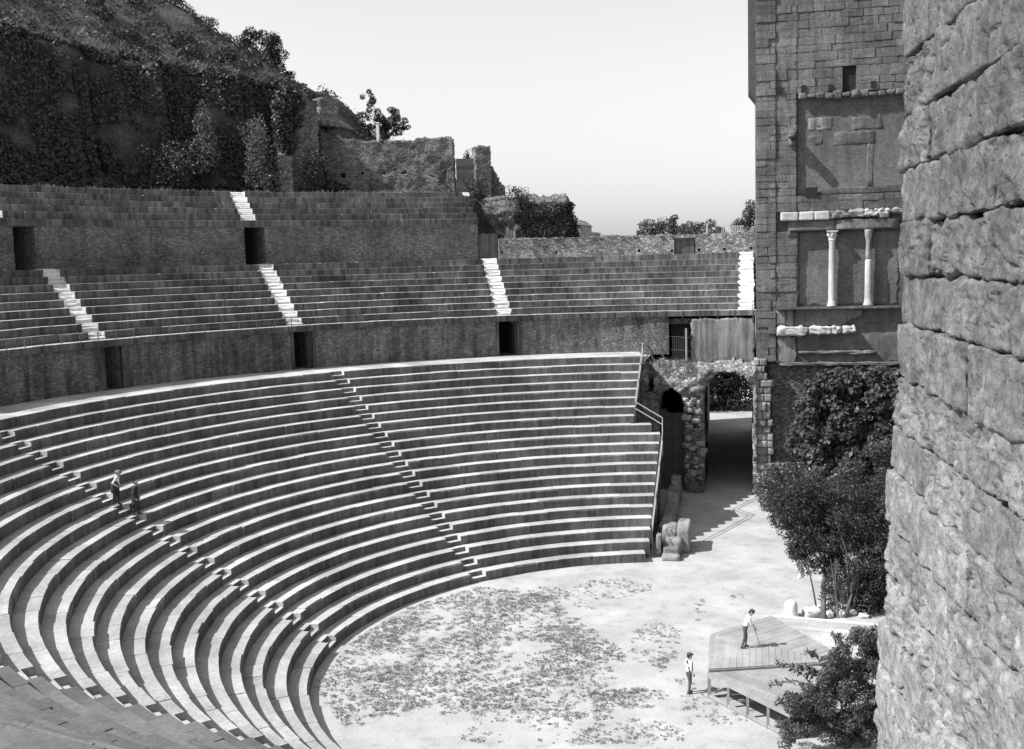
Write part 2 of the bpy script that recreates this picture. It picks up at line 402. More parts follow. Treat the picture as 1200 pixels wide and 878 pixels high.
# ---- upper tier
top = thing('upper_seating', (35, 33, 20.3), 'uppermost bank of five weathered stone seat rows below the hillside', 'seating')
rows = []; core = MB()
for i in range(5):
    r = 46.2+.8*i; z1 = 21.1+.478*(i+1); a0 = R(24.6+.18*i); st = (R(47.2-.16*i), R(47.2-.16*i)+1.15/r); s2 = R(70.6-.16*i)
    sp = [(a0, st[0]), (st[1], s2), (s2+1.15/r, R(92))]
    rows.append((r, r+.95, z1-.7, z1, fill_row(sp, r, (.95, 1.3, 1.7))))
    ring_prof(core, [(r+.4, 20.7), (r+.4, z1-.24), (r+1.22, z1-.24), (r+1.22, 20.7)], a0+.002, R(95), 40, [0]*4)
    for s0 in (st[0], s2):
        for hs in (0, 1, 2):
            zt = z1-.478+.159*(hs+1); ra = r+.27*hs-.03; rj = lambda s=.02: random.uniform(-s, s)
            mb = MB(); ring_prof(mb, [(ra-.06, zt-.2), (ra-.06, zt-.10), (ra+.09, zt), (ra+.55, zt+.01), (ra+.55, zt-.2)], s0+rj(.06)/r, s0+(1.15+rj(.06))/r, 2, [0]*5)
            for q in range(len(mb.v)):
                x, y, z = mb.v[q]; mb.v[q] = (x+rj(), y+rj(), z+rj(.012))
            mb.build('step_stone', M['newstone'], top)
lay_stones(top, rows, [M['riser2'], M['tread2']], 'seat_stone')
core.build('masonry_core', M['podium'], top)

# ---- thin rubble wall with beam holes behind the right half of the middle tier, and its plank door
th = thing('beam_hole_wall', (45.5, 8, ZU), 'pale rubble wall with square beam holes behind the middle seats', 'wall')
def ang(x, y, r): p = onr(x, y, r); return math.atan2(p.y, p.x), p.z
ops = [(ang(815, 290, 45.6)[0], ang(790, 290, 45.6)[0], ZU, 19.1)]
for hx, hy in ((588, 296), (652, 296), (749, 294), (787.5, 294), (819, 293), (849, 292), (880, 291)):
    a, z = ang(hx, hy, 45.6); ops.append((a-.0022, a+.0022, z-.1, z+.1))
mb = MB(); arc_wall(mb, 45.6, 46.4, ZU-.3, 19.38, R(-3.9), R(22.55), ops); o = mb.build('rubble_facing', M['pale_ruin'], th)
rj = lambda s: random.uniform(-s, s)
cap = MB()
for k in range(150):
    t = R(random.uniform(-3.6, 22.3)); r = random.uniform(45.62, 46.3); s = random.uniform(.08, .2); p = pol(r, t, 19.38)
    if abs(math.degrees(t)-3.2) < 1.3: continue
    cap.box((p[0]-s, p[1]-s, 19.3), (p[0]+s*rj(1), p[1]+s, 19.41+rj(.06)))
tag(cap.build('coping_rubble', M['pale_ruin'], th), kind='stuff')
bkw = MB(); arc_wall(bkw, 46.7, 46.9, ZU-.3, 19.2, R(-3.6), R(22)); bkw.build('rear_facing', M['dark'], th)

def plank_door(name, r, t0, t1, z0, z1, n, mat, label, frame=True):
    a = pol(r, (t0+t1)/2, z0); d = thing(name, a, label, 'door'); p0 = Vector(pol(r, t0, z0)); p1 = Vector(pol(r, t1, z0)); e = (p1-p0)/n
    nrm = Vector((p0.x+p1.x, p0.y+p1.y, 0)).normalized()
    for i in range(n):
        q = p0+e*(i+.03); s = p0+e*(i+.97); h = z1+random.uniform(-.03, .04)-z0; mb = MB(); o = random.uniform(0, .015)
        v = [q+nrm*o, s+nrm*o, s+nrm*(.04+o), q+nrm*(.04+o)]; v = v+[p+Vector((0, 0, h)) for p in v]
        mb.add(v, [(3,2,1,0),(4,5,6,7),(0,1,5,4),(1,2,6,5),(2,3,7,6),(3,0,4,7)]); mb.build('plank', mat, d)
    if frame:
        for f in (.12, .85):
            mb = MB(); z = Vector((0, 0, (z1-z0)*f)); mb.bar(p0+nrm*.07+z, p1+nrm*.07+z, .05, .14); mb.build('ledger', mat, d)
        mb = MB(); mb.bar(p0+Vector((0, 0, z1-z0+.08))-nrm*.03, p1+Vector((0, 0, z1-z0+.08))-nrm*.03, .14, .16); mb.build('lintel', mat, d)
    return d
plank_door('plank_door', 45.85, ops[0][0]+.002, ops[0][1]-.002, ZU, 18.95, 10, M['darkwood'], 'small double plank door set in the beam-hole wall')
plank_door('plank_gate', 46.0, R(22.62), R(24.55), ZU-.1, 19.85, 6, M['darkwood'], 'tall plank gate closing the gap beside the upper doorway wall', False)

# ------------------------------------------------------------------ rough masonry helpers
def fbm(p, s, o=4): return noise.fractal(Vector(p)*s, 1.0, 2.1, o, noise_basis='PERLIN_ORIGINAL')
def rough_panel(O, U, Nn, u0, u1, v0, v1, cell, thick, inside, amp=.12, ns=1.1, front=None):
    """ragged masonry slab: cells of the (u, height) grid for which inside() holds, front and back displaced"""
    O = Vector(O); U = Vector(U); Nn = Vector(Nn); nu = int(round((u1-u0)/cell)); nv = int(round((v1-v0)/cell)); mb = MB(); idx = {}
    keep = {(i, j) for i in range(nu) for j in range(nv) if inside(u0+(i+.5)*cell, v0+(j+.5)*cell)}
    def vert(i, j, b):
        if (i, j, b) not in idx:
            u = u0+i*cell; v = v0+j*cell; base = O+U*u+Vector((0, 0, v))
            jit = Vector((fbm(base+Vector((9, 3, 1)), 2.2), fbm(base+Vector((1, 7, 5)), 2.2), fbm(base+Vector((4, 4, 9)), 2.2)))*cell*.8; jit -= Nn*jit.dot(Nn)
            d = amp*(fbm(base, ns)+.5*fbm(base, ns*3.3))+(front(u, v) if front and not b else 0)
            p = base+jit+(Nn*d if not b else -Nn*thick); idx[(i, j, b)] = len(mb.v); mb.v.append(tuple(p))
        return idx[(i, j, b)]
    def quad(*q): mb.f.append(list(q)); mb.m.append(0); mb.t.append(0.0)
    for (i, j) in keep:
        quad(vert(i, j, 0), vert(i+1, j, 0), vert(i+1, j+1, 0), vert(i, j+1, 0)); quad(vert(i, j+1, 1), vert(i+1, j+1, 1), vert(i+1, j, 1), vert(i, j, 1))
        for di, dj, a, b in ((-1, 0, (0, 1), (0, 0)), (1, 0, (1, 0), (1, 1)), (0, -1, (0, 0), (1, 0)), (0, 1, (1, 1), (0, 1))):
            if (i+di, j+dj) not in keep:
                quad(vert(i+b[0], j+b[1], 0), vert(i+a[0], j+a[1], 0), vert(i+a[0], j+a[1], 1), vert(i+b[0], j+b[1], 1))
    return mb
def fix_normals(me):
    bm = bmesh.new(); bm.from_mesh(me); bmesh.ops.recalc_face_normals(bm, faces=bm.faces); bm.to_mesh(me); bm.free(); return me

_rb = {}
def round_box(mb, c, size, rad=.06, amp=.03, cuts=3, rotz=0.0, ns=2.5, tilt=(0, 0), seed=None, crack=0.0):
    """rough rounded stone"""
    if cuts not in _rb:
        bm = bmesh.new(); bmesh.ops.create_cube(bm, size=2); bmesh.ops.subdivide_edges(bm, edges=bm.edges[:], cuts=cuts, use_grid_fill=True)
        bm.verts.index_update(); _rb[cuts] = ([v.co.copy() for v in bm.verts], [[v.index for v in f.verts] for f in bm.faces]); bm.free()
    vs_, fs = _rb[cuts]; hx, hy, hz = size[0]/2, size[1]/2, size[2]/2; rad = min(rad, hx*.9, hy*.9, hz*.9); sd = Vector((seed if seed is not None else random.random()*90, 0, 0))
    m = Matrix.Rotation(rotz, 3, 'Z') @ Matrix.Rotation(tilt[0], 3, 'X') @ Matrix.Rotation(tilt[1], 3, 'Y'); out = []; C = Vector(c)
    for v in vs_:
        p = Vector((v.x*hx, v.y*hy, v.z*hz)); q = Vector((max(-hx+rad, min(hx-rad, p.x)), max(-hy+rad, min(hy-rad, p.y)), max(-hz+rad, min(hz-rad, p.z))))
        d = p-q; d = d.normalized() if d.length > 1e-6 else v.normalized()
        s = q+d*rad+sd; k = amp*(fbm(s, ns)+.6*fbm(s, ns*2.7)+.3*fbm(s, ns*7))
        if crack: e = abs(fbm(s+Vector((3, 8, 2)), ns*.6)); k -= crack*max(0, 1-e/.05)
        out.append(m @ (q+d*(rad+k)) + C)
    mb.add(out, fs)
    return mb
def stone_obj(name, parent, mat, c, size, **k):
    mb = MB(); round_box(mb, (0, 0, 0), size, **k); return obj(name, mb.mesh(name, mat, True), parent, 0, c)

# ------------------------------------------------------------------ entrance passage: vaulted arch between the seats and the tower
ar = thing('passage_arch', (34, -2.6, 0), 'ruined rubble arch over the side entrance between seats and tower', 'arch')
AC, AR_ = (-2.65, 7.25), 1.82
def arch_in(u, v):
    y = -u
    if v < AC[1] and abs(y-AC[0]) < AR_: return False
    if v >= AC[1] and (y-AC[0])**2+(v-AC[1])**2 < AR_**2: return False
    if v < 6.6 and .55 < y < 2.5: return False
    if v >= 6.6 and ((y-1.5)/.98)**2+((v-6.6)/1.25)**2 < 1+.25*fbm((y, v, 3), 1.5): return False
    t = 9.75+.25*fbm((y, 2, 5), .8)+(.15 if y > 2 else 0)
    if y > 2.6 and v > 4: return v < t-.4+.9*fbm((y, v, 1), 1.1) and not (2.75 < y < 3.25 and 7.6 < v < 8.9)
    return v < t
mb = rough_panel((33.9, 0, 0), (0, -1, 0), (-1, 0, 0), -3.7, 4.75, -.1, 10.3, .15, 9.2, arch_in, .3, .7,
                 front=lambda u, v: -1.25*max(0, v-(9.2 if abs(-u-AC[0]) < 2.25 else 8.35)))
me = mb.mesh('rubble_vault', M['pale_ruin'], True); fix_normals(me); obj('rubble_vault', me, ar)
for k in range(70):                                   # loose broken masonry on top of the vault and on the left pier
    if k < 46: y, z = random.uniform(-4.4, 3.3), random.uniform(8.5, 9.85); x = 33.95+1.25*max(0, z-8.35)+random.uniform(0, .25)
    if k < 46 and abs(y-AC[0]) < 1.9 and z < 9.25: z = 9.4; x = 35.4
    else: y, x, z = random.uniform(-.75, .5), random.uniform(33.35, 33.7), random.uniform(1.0, 8.6)
    s = random.uniform(.22, .6); stone_obj('broken_stone', ar, M['pier'], (x, y, z), (s*.8, s*1.2, s*.7), rad=.08, amp=.07, cuts=2, rotz=random.uniform(0, 3))
fl = MB(); fl.box((35.75, -4.7, 9.2), (44.2, 3.6, 9.7)); fl.build('vault_fill', M['pale_ruin'], ar)
ch = MB(); ch.box((43.05, -4.65, 9.4), (44.4, 3.6, 13.0)); ch.build('rear_infill', M['podium'], ar)
ut = MB(); ut.box((36.2, -4.62, 12.5), (43.2, 2.6, 12.93)); ut.build('seat_slab', M['podium'], ar)
# cave room behind the plank door
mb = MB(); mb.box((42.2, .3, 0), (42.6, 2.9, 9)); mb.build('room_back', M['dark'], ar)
d = thing('passage_gate', (35.1, 1.5, 0), 'dark plank gate filling the lower half of the small cave-like arch', 'door')
for i in range(7):
    mb = MB(); y0 = .5+i*.29; mb.box((35.1, y0, 0), (35.15, y0+.275, 5.9+random.uniform(-.1, .1)+(.25 if i > 4 else 0))); mb.build('plank', M['darkwood'], d)
for z in (1.2, 4.2):
    mb = MB(); mb.box((35.03, .5, z), (35.097, 2.5, z+.14)); mb.build('ledger', M['darkwood'], d)

# plastered wall over the ledge, and the railed opening beside it
pw = MB(); me = rough_panel((34.98, 0, 0), (0, -1, 0), (-1, 0, 0), -.05, 4.6, 9.6, 12.9, .15, 1.2, lambda u, v: True, .012, .8).mesh('plaster_wall', M['plaster'], True)
o = obj('plaster_wall', fix_normals(me)); tag(o, 'stained plaster wall above the grassy ledge over the passage arch', 'wall')
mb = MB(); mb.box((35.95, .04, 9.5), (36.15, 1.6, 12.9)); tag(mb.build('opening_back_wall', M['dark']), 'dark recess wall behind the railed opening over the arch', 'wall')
og = thing('opening_railing', (34.8, .8, 9.8), 'iron bar railing across the dark opening above the ledge', 'railing')
mb = MB(); mb.box((34.72, .35, 9.75), (34.86, .49, 12.2)); mb.build('post', M['paleiron'], og)
for z in (10.5, 11.5): mb = MB(); mb.bar((34.8, .1, z), (34.8, 1.55, z+.12), .04); mb.build('rail', M['iron'], og)
for i in range(7): mb = MB(); mb.bar((34.82, .62+i*.13, 9.8), (34.82, .62+i*.13, 11.6), .025); mb.build('bar', M['iron'], og)

# right pier of the arch, block by block
pr = thing('arch_pier', (34.6, -5.1, 0), 'tall pier of coursed pale blocks between the arch and the tower', 'pier')
z = 0.0
while z < 9.9:
    h = random.uniform(.48, .66); ye = -6.35 if z < 2.2 else (-5.75 if z < 8 else -5.3); cut = -5.1+random.uniform(-.35, .35); hh = min(h, 10.0-z)
    for a, b in ((-4.45, cut), (cut, ye+random.uniform(-.15, .15))):
        stone_obj('pier_stone', pr, M['pier'], (34.9+random.uniform(-.1, .1), (a+b)/2, z+hh/2), (1.7, abs(b-a)-.02, hh-.015), rad=.05, amp=.05, cuts=3)
    z += h

# broken steps rising beside the seat ends
bs = thing('side_steps', (18, 1.1, 0), 'broken pale stone steps climbing beside the ends of the seat rows', 'steps')
for (x0, x1, y0, y1, zt) in ((16.3, 17.0, .75, 1.75, .32), (16.9, 17.7, .75, 1.75, .62), (17.6, 18.4, .7, 1.8, .95), (18.2, 20.6, .25, 1.0, 1.55), (18.3, 20.4, 1.02, 1.9, 1.35), (17.2, 18.2, 1.85, 2.15, 1.2)):
    stone_obj('step_stone', bs, M['pier'], ((x0+x1)/2, (y0+y1)/2, zt/2), (x1-x0, y1-y0, zt), rad=.06, amp=.05, cuts=4)
for i in range(9):
    x = 20.9+i*1.25; zt = 1.0+.12*i; stone_obj('step_stone', bs, M['pier'], (x+.6, 1.9, zt/2), (1.3, random.uniform(.5, .8), zt+random.uniform(-.08, .08)), rad=.12, amp=.1, cuts=4)

# iron handrail down the ends of the lower rows
hr = thing('stair_handrail', (26, 3.8, 4), 'iron handrail running down the cut ends of the lower seat rows', 'railing')
def endpt(k, e, dz): r = rk(k)+.1; return Vector((math.sqrt(r*r-e*e), e, k*H+dz))
path = [(21, 4.95), (14, 4.95), (12.2, 3.05), (10.5, 2.95), (2, 3.05)]
for dz in (.95, .5):
    for (k0, e0), (k1, e1) in zip(path[:-1], path[1:]): mb = MB(); mb.bar(endpt(k0, e0, dz), endpt(k1, e1, dz), .045); mb.build('rail', M['paleiron'], hr)
for k, e in ((21, 4.95), (19, 4.95), (17, 4.95), (14, 4.95), (12.2, 3.05), (10.5, 2.95), (8, 2.98), (5, 3.0), (2, 3.05)):
    p = endpt(k, e, .97); mb = MB(); mb.bar(p-Vector((0, 0, 1.5)), p, .05); mb.build('post', M['iron'], hr)
mb = MB(); mb.bar((36.75, 5.55, 10.0), (36.75, 5.55, 13.1), .12); tag(mb.build('drain_pipe', M['iron']), 'dark vertical pipe at the end of the podium wall', 'pipe')
for n, (p, q) in enumerate((((36.6, 5.0, 12.2), (36.1, 3.7, 10.1)), ((36.6, 5.2, 11.2), (36.1, 4.3, 9.7)))): mb = MB(); mb.bar(p, q, .06); tag(mb.build('brace', M['iron']), ('upper', 'lower')[n]+' slanting iron brace against the wall beside the drain pipe', 'brace')

# ground-level walls beyond the passage, dim through the arch
mb = MB(); mb.box((45.5, 1.6, 0), (72, 2.6, 9.0)); tag(mb.build('passage_side_wall', M['podium']), 'long dark side wall seen through the passage arch', 'wall')
mb = MB(); mb.box((45.7, -3.4, 9.05), (66, 2.62, 9.7)); mb.box((50.2, -4.2, 0), (66, -3.3, 9.04)); tag(mb.build('passage_shade_roof', M['podium']), 'unseen roof and wall added to darken the side entrance behind the arch', 'passage')  # out-of-view roof and wall, added to deepen shade on the passage ground

for o_, dx, dy in ((ar, 1.2, 1.6), (d, 1.2, 1.6), (bpy.data.objects['plaster_wall'], 1.98, 1.65), (bpy.data.objects['opening_back_wall'], 1.98, 1.65), (og, 1.98, 1.65), (pr, 1.25, 1.55), (bs, 0, .7)): o_.location += Vector((dx, dy, 0))

# ------------------------------------------------------------------ stage tower
tw = thing('stage_tower', (42, -10, 0), 'tall block-built tower of the stage building with a two-column niche', 'tower')
XB = 36.36
mb = MB(); mb.box((XB, -19, 9.7), (50, -4.66, 37.5)); mb.box((XB+.25, -19, 0), (50, -4.66, 9.7)); mb.build('core', M['towerback'], tw)
UN = (-16.5, -7.45, 21.7, 28.85); LN = (-14.6, -7.55, 13.72, 19.2)
def blocked(y0, y1, z0, z1):
    for a, b, c, d in (UN, LN, (-14.6, -6.02, 19.2, 20.6), (-11.55, -10.62, 28.9, 30.65), (-18, -6.05, 9.6, 13.72)):
        if y0 < b-.02 and y1 > a+.02 and z0 < d-.05 and z1 > c+.05: return True
    return False
def pillow(mb, x0, x1, y0, y1, z0, z1, c=.05):
    a = [(x1, y0, z0), (x1, y1, z0), (x1, y1, z1), (x1, y0, z1)]; b = [(x0+c*1.2, y0, z0), (x0+c*1.2, y1, z0), (x0+c*1.2, y1, z1), (x0+c*1.2, y0, z1)]
    j = lambda: random.uniform(.6, 1.7)*c; q = [(x0+random.uniform(-.02, .02), y0+j(), z0+j()), (x0, y1-j(), z0+j()), (x0+random.uniform(-.02, .02), y1-j(), z1-j()), (x0, y0+j(), z1-j())]
    return mb.add(a+b+q, [(0,1,5,4),(1,2,6,5),(2,3,7,6),(3,0,4,7),(4,5,9,8),(5,6,10,9),(6,7,11,10),(7,4,8,11),(8,9,10,11)])
blocks = []; z = 9.75
while z < 37.4:
    h = random.choice((.48, .54, .58, .64))
    for zs_ in (13.72, 19.2, 20.6, 21.7, 28.88, 30.65):
        if z < zs_-.01 < z+h+.24: h = zs_-z; break
    y = -4.62-random.uniform(0, .03)
    while y > -18.5:
        L = random.uniform(.7, 1.6); e = y-L
        for stop in (-6.02, -7.46, -7.55) + ((-10.62, -11.55) if 28.5 < z < 30.6 else ()):
            if y > stop+.05 and e < stop+.35: e = stop; break
        pro = random.uniform(-.04, .04) + (random.uniform(-.14, -.02) if y > -6 else 0)
        blocks.append((36.0+pro, e, y, z, z+h)); y = e
    z += h
seen = [b for b in blocks if not blocked(b[1], b[2], b[3], b[4])]
def tpx(b):
    p = project((36, (b[1]+b[2])/2, (b[3]+b[4])/2)); return (b[2]-b[1])*(b[4]-b[3])*(1 if p and -10 < p[0] < 1056 and -10 < p[1] < 880 else .001)
seen.sort(key=tpx, reverse=True); rest = MB()
for n, (x, y0, y1, z0, z1) in enumerate(seen):
    mb = MB() if n < 300 else rest; j = lambda: random.uniform(.008, .022)
    a_, b_ = (.002, .006) if random.random() < .75 else (.008, .022); j = lambda: random.uniform(a_, b_)
    if n < 300: round_box(mb, ((x+XB+.02)/2, (y0+y1)/2, (z0+z1)/2), (XB+.02-x, y1-y0-2*j(), z1-z0-2*j()), rad=random.uniform(.006, .018), amp=.02, cuts=3, ns=3.5)
    else: pillow(mb, x, XB+.02, y0+j(), y1-j(), z0+j(), z1-j(), .03)
    if n < 300: mb.build('block', M['tower'], tw)
if rest.v: tag(rest.build('blocks', M['tower'], tw), kind='stuff')
# niche furnishings
def panel(name, x, y0, y1, z0, z1, mat, thick=.2, amp=.06, ns=1.2, cell=.16, inside=lambda u, v: True):
    me = rough_panel((x, 0, 0), (0, -1, 0), (-1, 0, 0), -y1, -y0, z0, z1, cell, thick, inside, amp, ns).mesh(name, mat, True); return obj(name, fix_normals(me), tw)
panel('upper_niche_back', XB-.03, -16.4, -7.5, 21.75, 28.8, M['towerback'], .1, .008, 1.4, .2)
panel('lower_niche_back', XB-.03, -14.6, -7.6, 13.75, 19.15, M['towerback'], .1, .008, 1.2, .2)
for (y0, y1, z0, z1, mt) in ((-10.0, -8.3, 26.3, 27.2, 'plaster'), (-9.3, -8.35, 25.3, 25.95, 'tower'), (-12.9, -10.05, 25.2, 26.1, 'tower'), (-13.4, -11.3, 26.2, 27.1, 'tower'), (-12.75, -12.35, 22.2, 25.2, 'tower'), (-16, -9.2, 21.75, 22.25, 'tower')):
    stone_obj('niche_remnant', tw, M[mt], (XB+.01, (y0+y1)/2, (z0+z1)/2), (.14, y1-y0, z1-z0), rad=.04, amp=.05, cuts=6)
stone_obj('bracket_stone', tw, M['tower'], (35.6, -7.15, 26.0), (1.5, .5, .45), rad=.1, amp=.08, cuts=4); stone_obj('bracket_stone', tw, M['tower'], (35.9, -7.2, 25.5), (.6, .5, .5), rad=.1, amp=.08, cuts=4)
stone_obj('bracket_stone', tw, M['tower'], (35.95, -11.55, 28.75), (.6, .5, .5), rad=.1, amp=.08, cuts=4)
for k in range(16):
    y = -7.6-.6*k; stone_obj('niche_lintel', tw, M['tower'], (36.05, y-.3, 28.62+random.uniform(0, .12)), (.5, .6, random.uniform(.25, .6)), rad=.06, amp=.06, cuts=3)
for y, z, sy, sz in ((-8.5, 21.97, .85, .6), (-6.3, 29.25, .3, .45), (-7.95, 29.25, .3, .45), (-9.8, 29.2, .3, .4), (-12.7, 29.25, .35, .45)):
    mb = MB(); mb.box((35.87, y-sy/2, z-sz/2), (36.2, y+sy/2, z+sz/2)); mb.build('socket', M['dark'], tw)
mb = MB(); mb.box((36.25, -11.6, 28.9), (36.34, -10.6, 30.65)); mb.build('window', M['dark'], tw)
# entablature, columns
y = -6.35
while y > -14.4:
    L = random.uniform(.7, 1.4); pr_ = .34 if y > -9 else random.uniform(.12, .36); hgt_ = .62 if y > -8.8 else random.uniform(.22, .6)
    stone_obj('cornice_stone', tw, M['marble' if y > -9.2 or random.random() < .55 else 'greycol'], (36.2-pr_/2-.1, y-L/2, 20.55-hgt_/2), (pr_+.5, L-.01, hgt_), rad=.06, amp=.16 if y < -8.8 else .03, cuts=6, ns=3.0); y -= L
for a, b in ((-10.2, -6.9), (-14.5, -10.22)): stone_obj('architrave', tw, M['tower'], (36.05, (a+b)/2, 19.55), (.62, b-a, .72), rad=.05, amp=.05, cuts=6)
stone_obj('architrave', tw, M['pier'], (36.1, -7.0, 19.3), (.5, .25, .9), rad=.05, amp=.04, cuts=4)
def column(y, broken):
    x = 35.86; mb = MB()
    if not broken:
        mb.lathe([(.36, .0), (.36, .12), (.30, .16), (.33, .24), (.27, .30), (.255, .5), (.25, 2.2), (.215, 4.55), (.23, 4.6), (.21, 4.66)], (x, y, 13.72), 16); c = mb.build('column', M['marble'], tw, True)
        k = MB(); k.lathe([(.21, 0), (.27, .1), (.25, .22), (.32, .4), (.30, .55), (.36, .72)], (x, y, 18.36), 12); k.box((x-.38, y-.38, 19.06), (x+.38, y+.38, 19.16)); kk = k.build('capital', M['marble'], c)
        kk.location = (0, 0, 0)
        for n in range(8):
            a = n*math.pi/4; q = stone_obj('acanthus_leaf', None, M['marble'], (0, 0, 0), (.14, .14, .2), rad=.06, amp=.03, cuts=2); q.parent = c; q.location = (x-tw.location.x+tw.location.x+.3*math.cos(a), y+.3*math.sin(a), 18.85)
    else:
        rs = [(.34, 0), (.36, .12), (.29, .3), (.26, .6), (.25, 1.6), (.25, 2.6), (.235, 3.2), (.2, 3.3)]; mb.lathe(rs, (x, y, 13.72), 14); c = mb.build('column', M['marble'], tw, True)
        k = MB(); k.lathe([(.17, 0), (.2, .5), (.18, 1.2), (.2, 1.6), (.26, 1.75), (.3, 2.1), (.34, 2.2)], (x+.03, y, 16.95), 12)
        for n in range(len(k.v)): p = Vector(k.v[n]); k.v[n] = tuple(p+Vector((random.uniform(-.03, .03), random.uniform(-.03, .03), 0)))
        kk = k.build('upper_drum', M['greycol'], c, True); kk.location = (0, 0, 0)
column(-9.95, False); column(-12.45, True)
mb = MB(); mb.box((35.55, -14.6, 13.56), (36.4, -6.05, 13.715)); mb.build('ledge', M['tower'], tw)
# zone below the ledge
panel('smooth_band', 36.02, -12.2, -7.35, 12.35, 13.55, M['tower'], .3, .03, 1, .15, lambda u, v: v > 12.35+.75*max(0, (u-10.4)/1.8)+.1*fbm((u, v, 0), 2))
for a, b in ((-6.75, -6.05), (-7.33, -6.77)): stone_obj('orthostat', tw, M['plaster'], (36.12, (a+b)/2, 12.95), (.3, b-a, 1.18), rad=.04, amp=.02, cuts=4)
for a, b, s in ((-8.25, -6.1, .62), (-9.9, -8.35, .55), (-10.65, -9.93, .5), (-11.6, -10.7, .42)): stone_obj('broken_cornice', tw, M['marble'], (35.95, (a+b)/2, 11.97+(.62-s)/2), (.75, b-a-.03, s), rad=.1, amp=.14, cuts=8, ns=2.8)
panel('plaster_panel', 36.08, -7.5, -6.12, 9.62, 11.6, M['plaster'], .3, .015, 1, .15)
panel('rough_band', 36.25, -18, -7.55, 9.6, 12.4, M['towerback'], .2, .05, 1.1, .16)
stone_obj('string_course', tw, M['tower'], (36.15, -10.3, 10.38), (.35, 5.4, .22), rad=.06, amp=.1, cuts=10); stone_obj('string_course', tw, M['tower'], (36.1, -11.5, 9.55), (.45, 10.5, .2), rad=.06, amp=.1, cuts=14)
panel('rough_base', XB+.12, -18.9, -5.6, 0, 9.7, M['ruin'], .15, .12, .8, .22)
mb = MB(); mb.add([(39, -4.64, 29.0), (42, -4.64, 29.0), (42, -4.1, 29.7), (39, -4.1, 29.7), (39, -4.64, 37.5), (42, -4.64, 37.5), (42, -4.1, 37.5), (39, -4.1, 37.5)], [(0,3,2,1),(4,5,6,7),(0,1,5,4),(1,2,6,5),(2,3,7,6),(3,0,4,7)]); mb.build('side_corbel', M['darkwood'], tw)

tw.location.y += 1.55
sw = thing('stage_wall', (0, -16.5, 0), 'immense stage wall running from the tower along the side of the stage', 'wall')
mb = MB(); xs_ = [-33, -12, -8.5, -1, 5, 12, 15.5, 36.2]
for n, (a, b) in enumerate(zip(xs_[:-1], xs_[1:])): mb.box((a, -18, (0 if n % 2 == 0 else (8.5 if n == 3 else 5.5))), (b, -16, 37.3))
mb.build('masonry', M['tower'], sw)
for z_, d_ in ((9.2, .5), (13.6, .35), (20.3, .6), (28.9, .4), (36.6, .6)): mb = MB(); mb.box((-33, -16-d_, z_), (36.1, -15.99+0*d_, z_+.5)); mb.v = [(x, y if y < -16.2 else -16+d_, z) for x, y, z in mb.v]; mb.build('cornice', M['tower'], sw)

# ------------------------------------------------------------------ near wall of eroded great blocks at the right
nw = thing('near_wall', (-33.9, -4.16, 10), 'eroded wall of huge pitted stone blocks rising close by on the right', 'wall')
def near_mat():
    g = NG('pitted_limestone'); sp = g.n('ShaderNodeSeparateXYZ'); g.t.links.new(g.pos, sp.inputs[0])
    big = g.noise(.9, 5, .6); v = g.rng(g.m('MULTIPLY_ADD', big, 5.0, sp.outputs[2]), 16.2, 20.2, .34, .17)       # dark crust higher up, fresh stone lower down
    v = g.m('MULTIPLY', v, g.m('MULTIPLY_ADD', g.tint(), .24, .88))
    fine = g.noise(10, 8, .72, dist=.3); mid_ = g.noise(3.2, 6, .65, dist=.6)
    v = g.m('MULTIPLY', v, g.rng(fine, .32, .66, .55, 1.25)); v = g.m('MULTIPLY', v, g.rng(mid_, .36, .6, .62, 1.12))
    pit = g.rng(g.voro(15), .04, .25, 0, 1); v = g.m('MULTIPLY', v, g.rng(pit, 0, .6, .6, 1))
    h = g.m('ADD', g.m('MULTIPLY', fine, 1.2), g.m('MULTIPLY', mid_, 1.0)); h = g.m('MULTIPLY_ADD', pit, .4, h)
    return g.out(v, .95, g.bump(h, 1.0, .045))
M['near'] = near_mat()
z = 9.6
while z < 22.6:
    h = random.uniform(.54, .66); xe = float(np.interp(z+h/2, [11.8, 15.1, 16.6, 20], [-33.15, -33.3, -33.85, -34.0]))+random.uniform(-.05, .05); x = xe
    while x > -43.5:
        L = random.uniform(1.1, 2.1)
        mb = MB(); round_box(mb, (0, 0, 0), (L-random.choice((.004, .01, .03)), .95, h-random.choice((.0, .006, .02, .035))), rad=random.uniform(.02, .06), amp=random.uniform(.035, .075), cuts=36 if x > -41.5 else 8, ns=random.choice((1.2, 1.7, 2.4, 3.2)), crack=.035)
        obj('stone_block', mb.mesh('stone_block', M['near'], True), nw, 0, (x-L/2, -4.64+random.uniform(-.03, .03)+max(0, 15-z)*.012, z+h/2)); x -= L
    z += h
mb = MB(); mb.box((-53, -7.6, -.3), (-34.3, -4.55, 22.4)); mb.build('wall_core', M['near'], nw)
mb = MB(); mb.box((-53, -4.7, 0), (-33.0, -4.17, 9.5)); mb.build('wall_foot', M['near'], nw)
nw.rotation_euler.z = R(4)

def onr2(x, y, r): return onr(x, y, r+2.2)
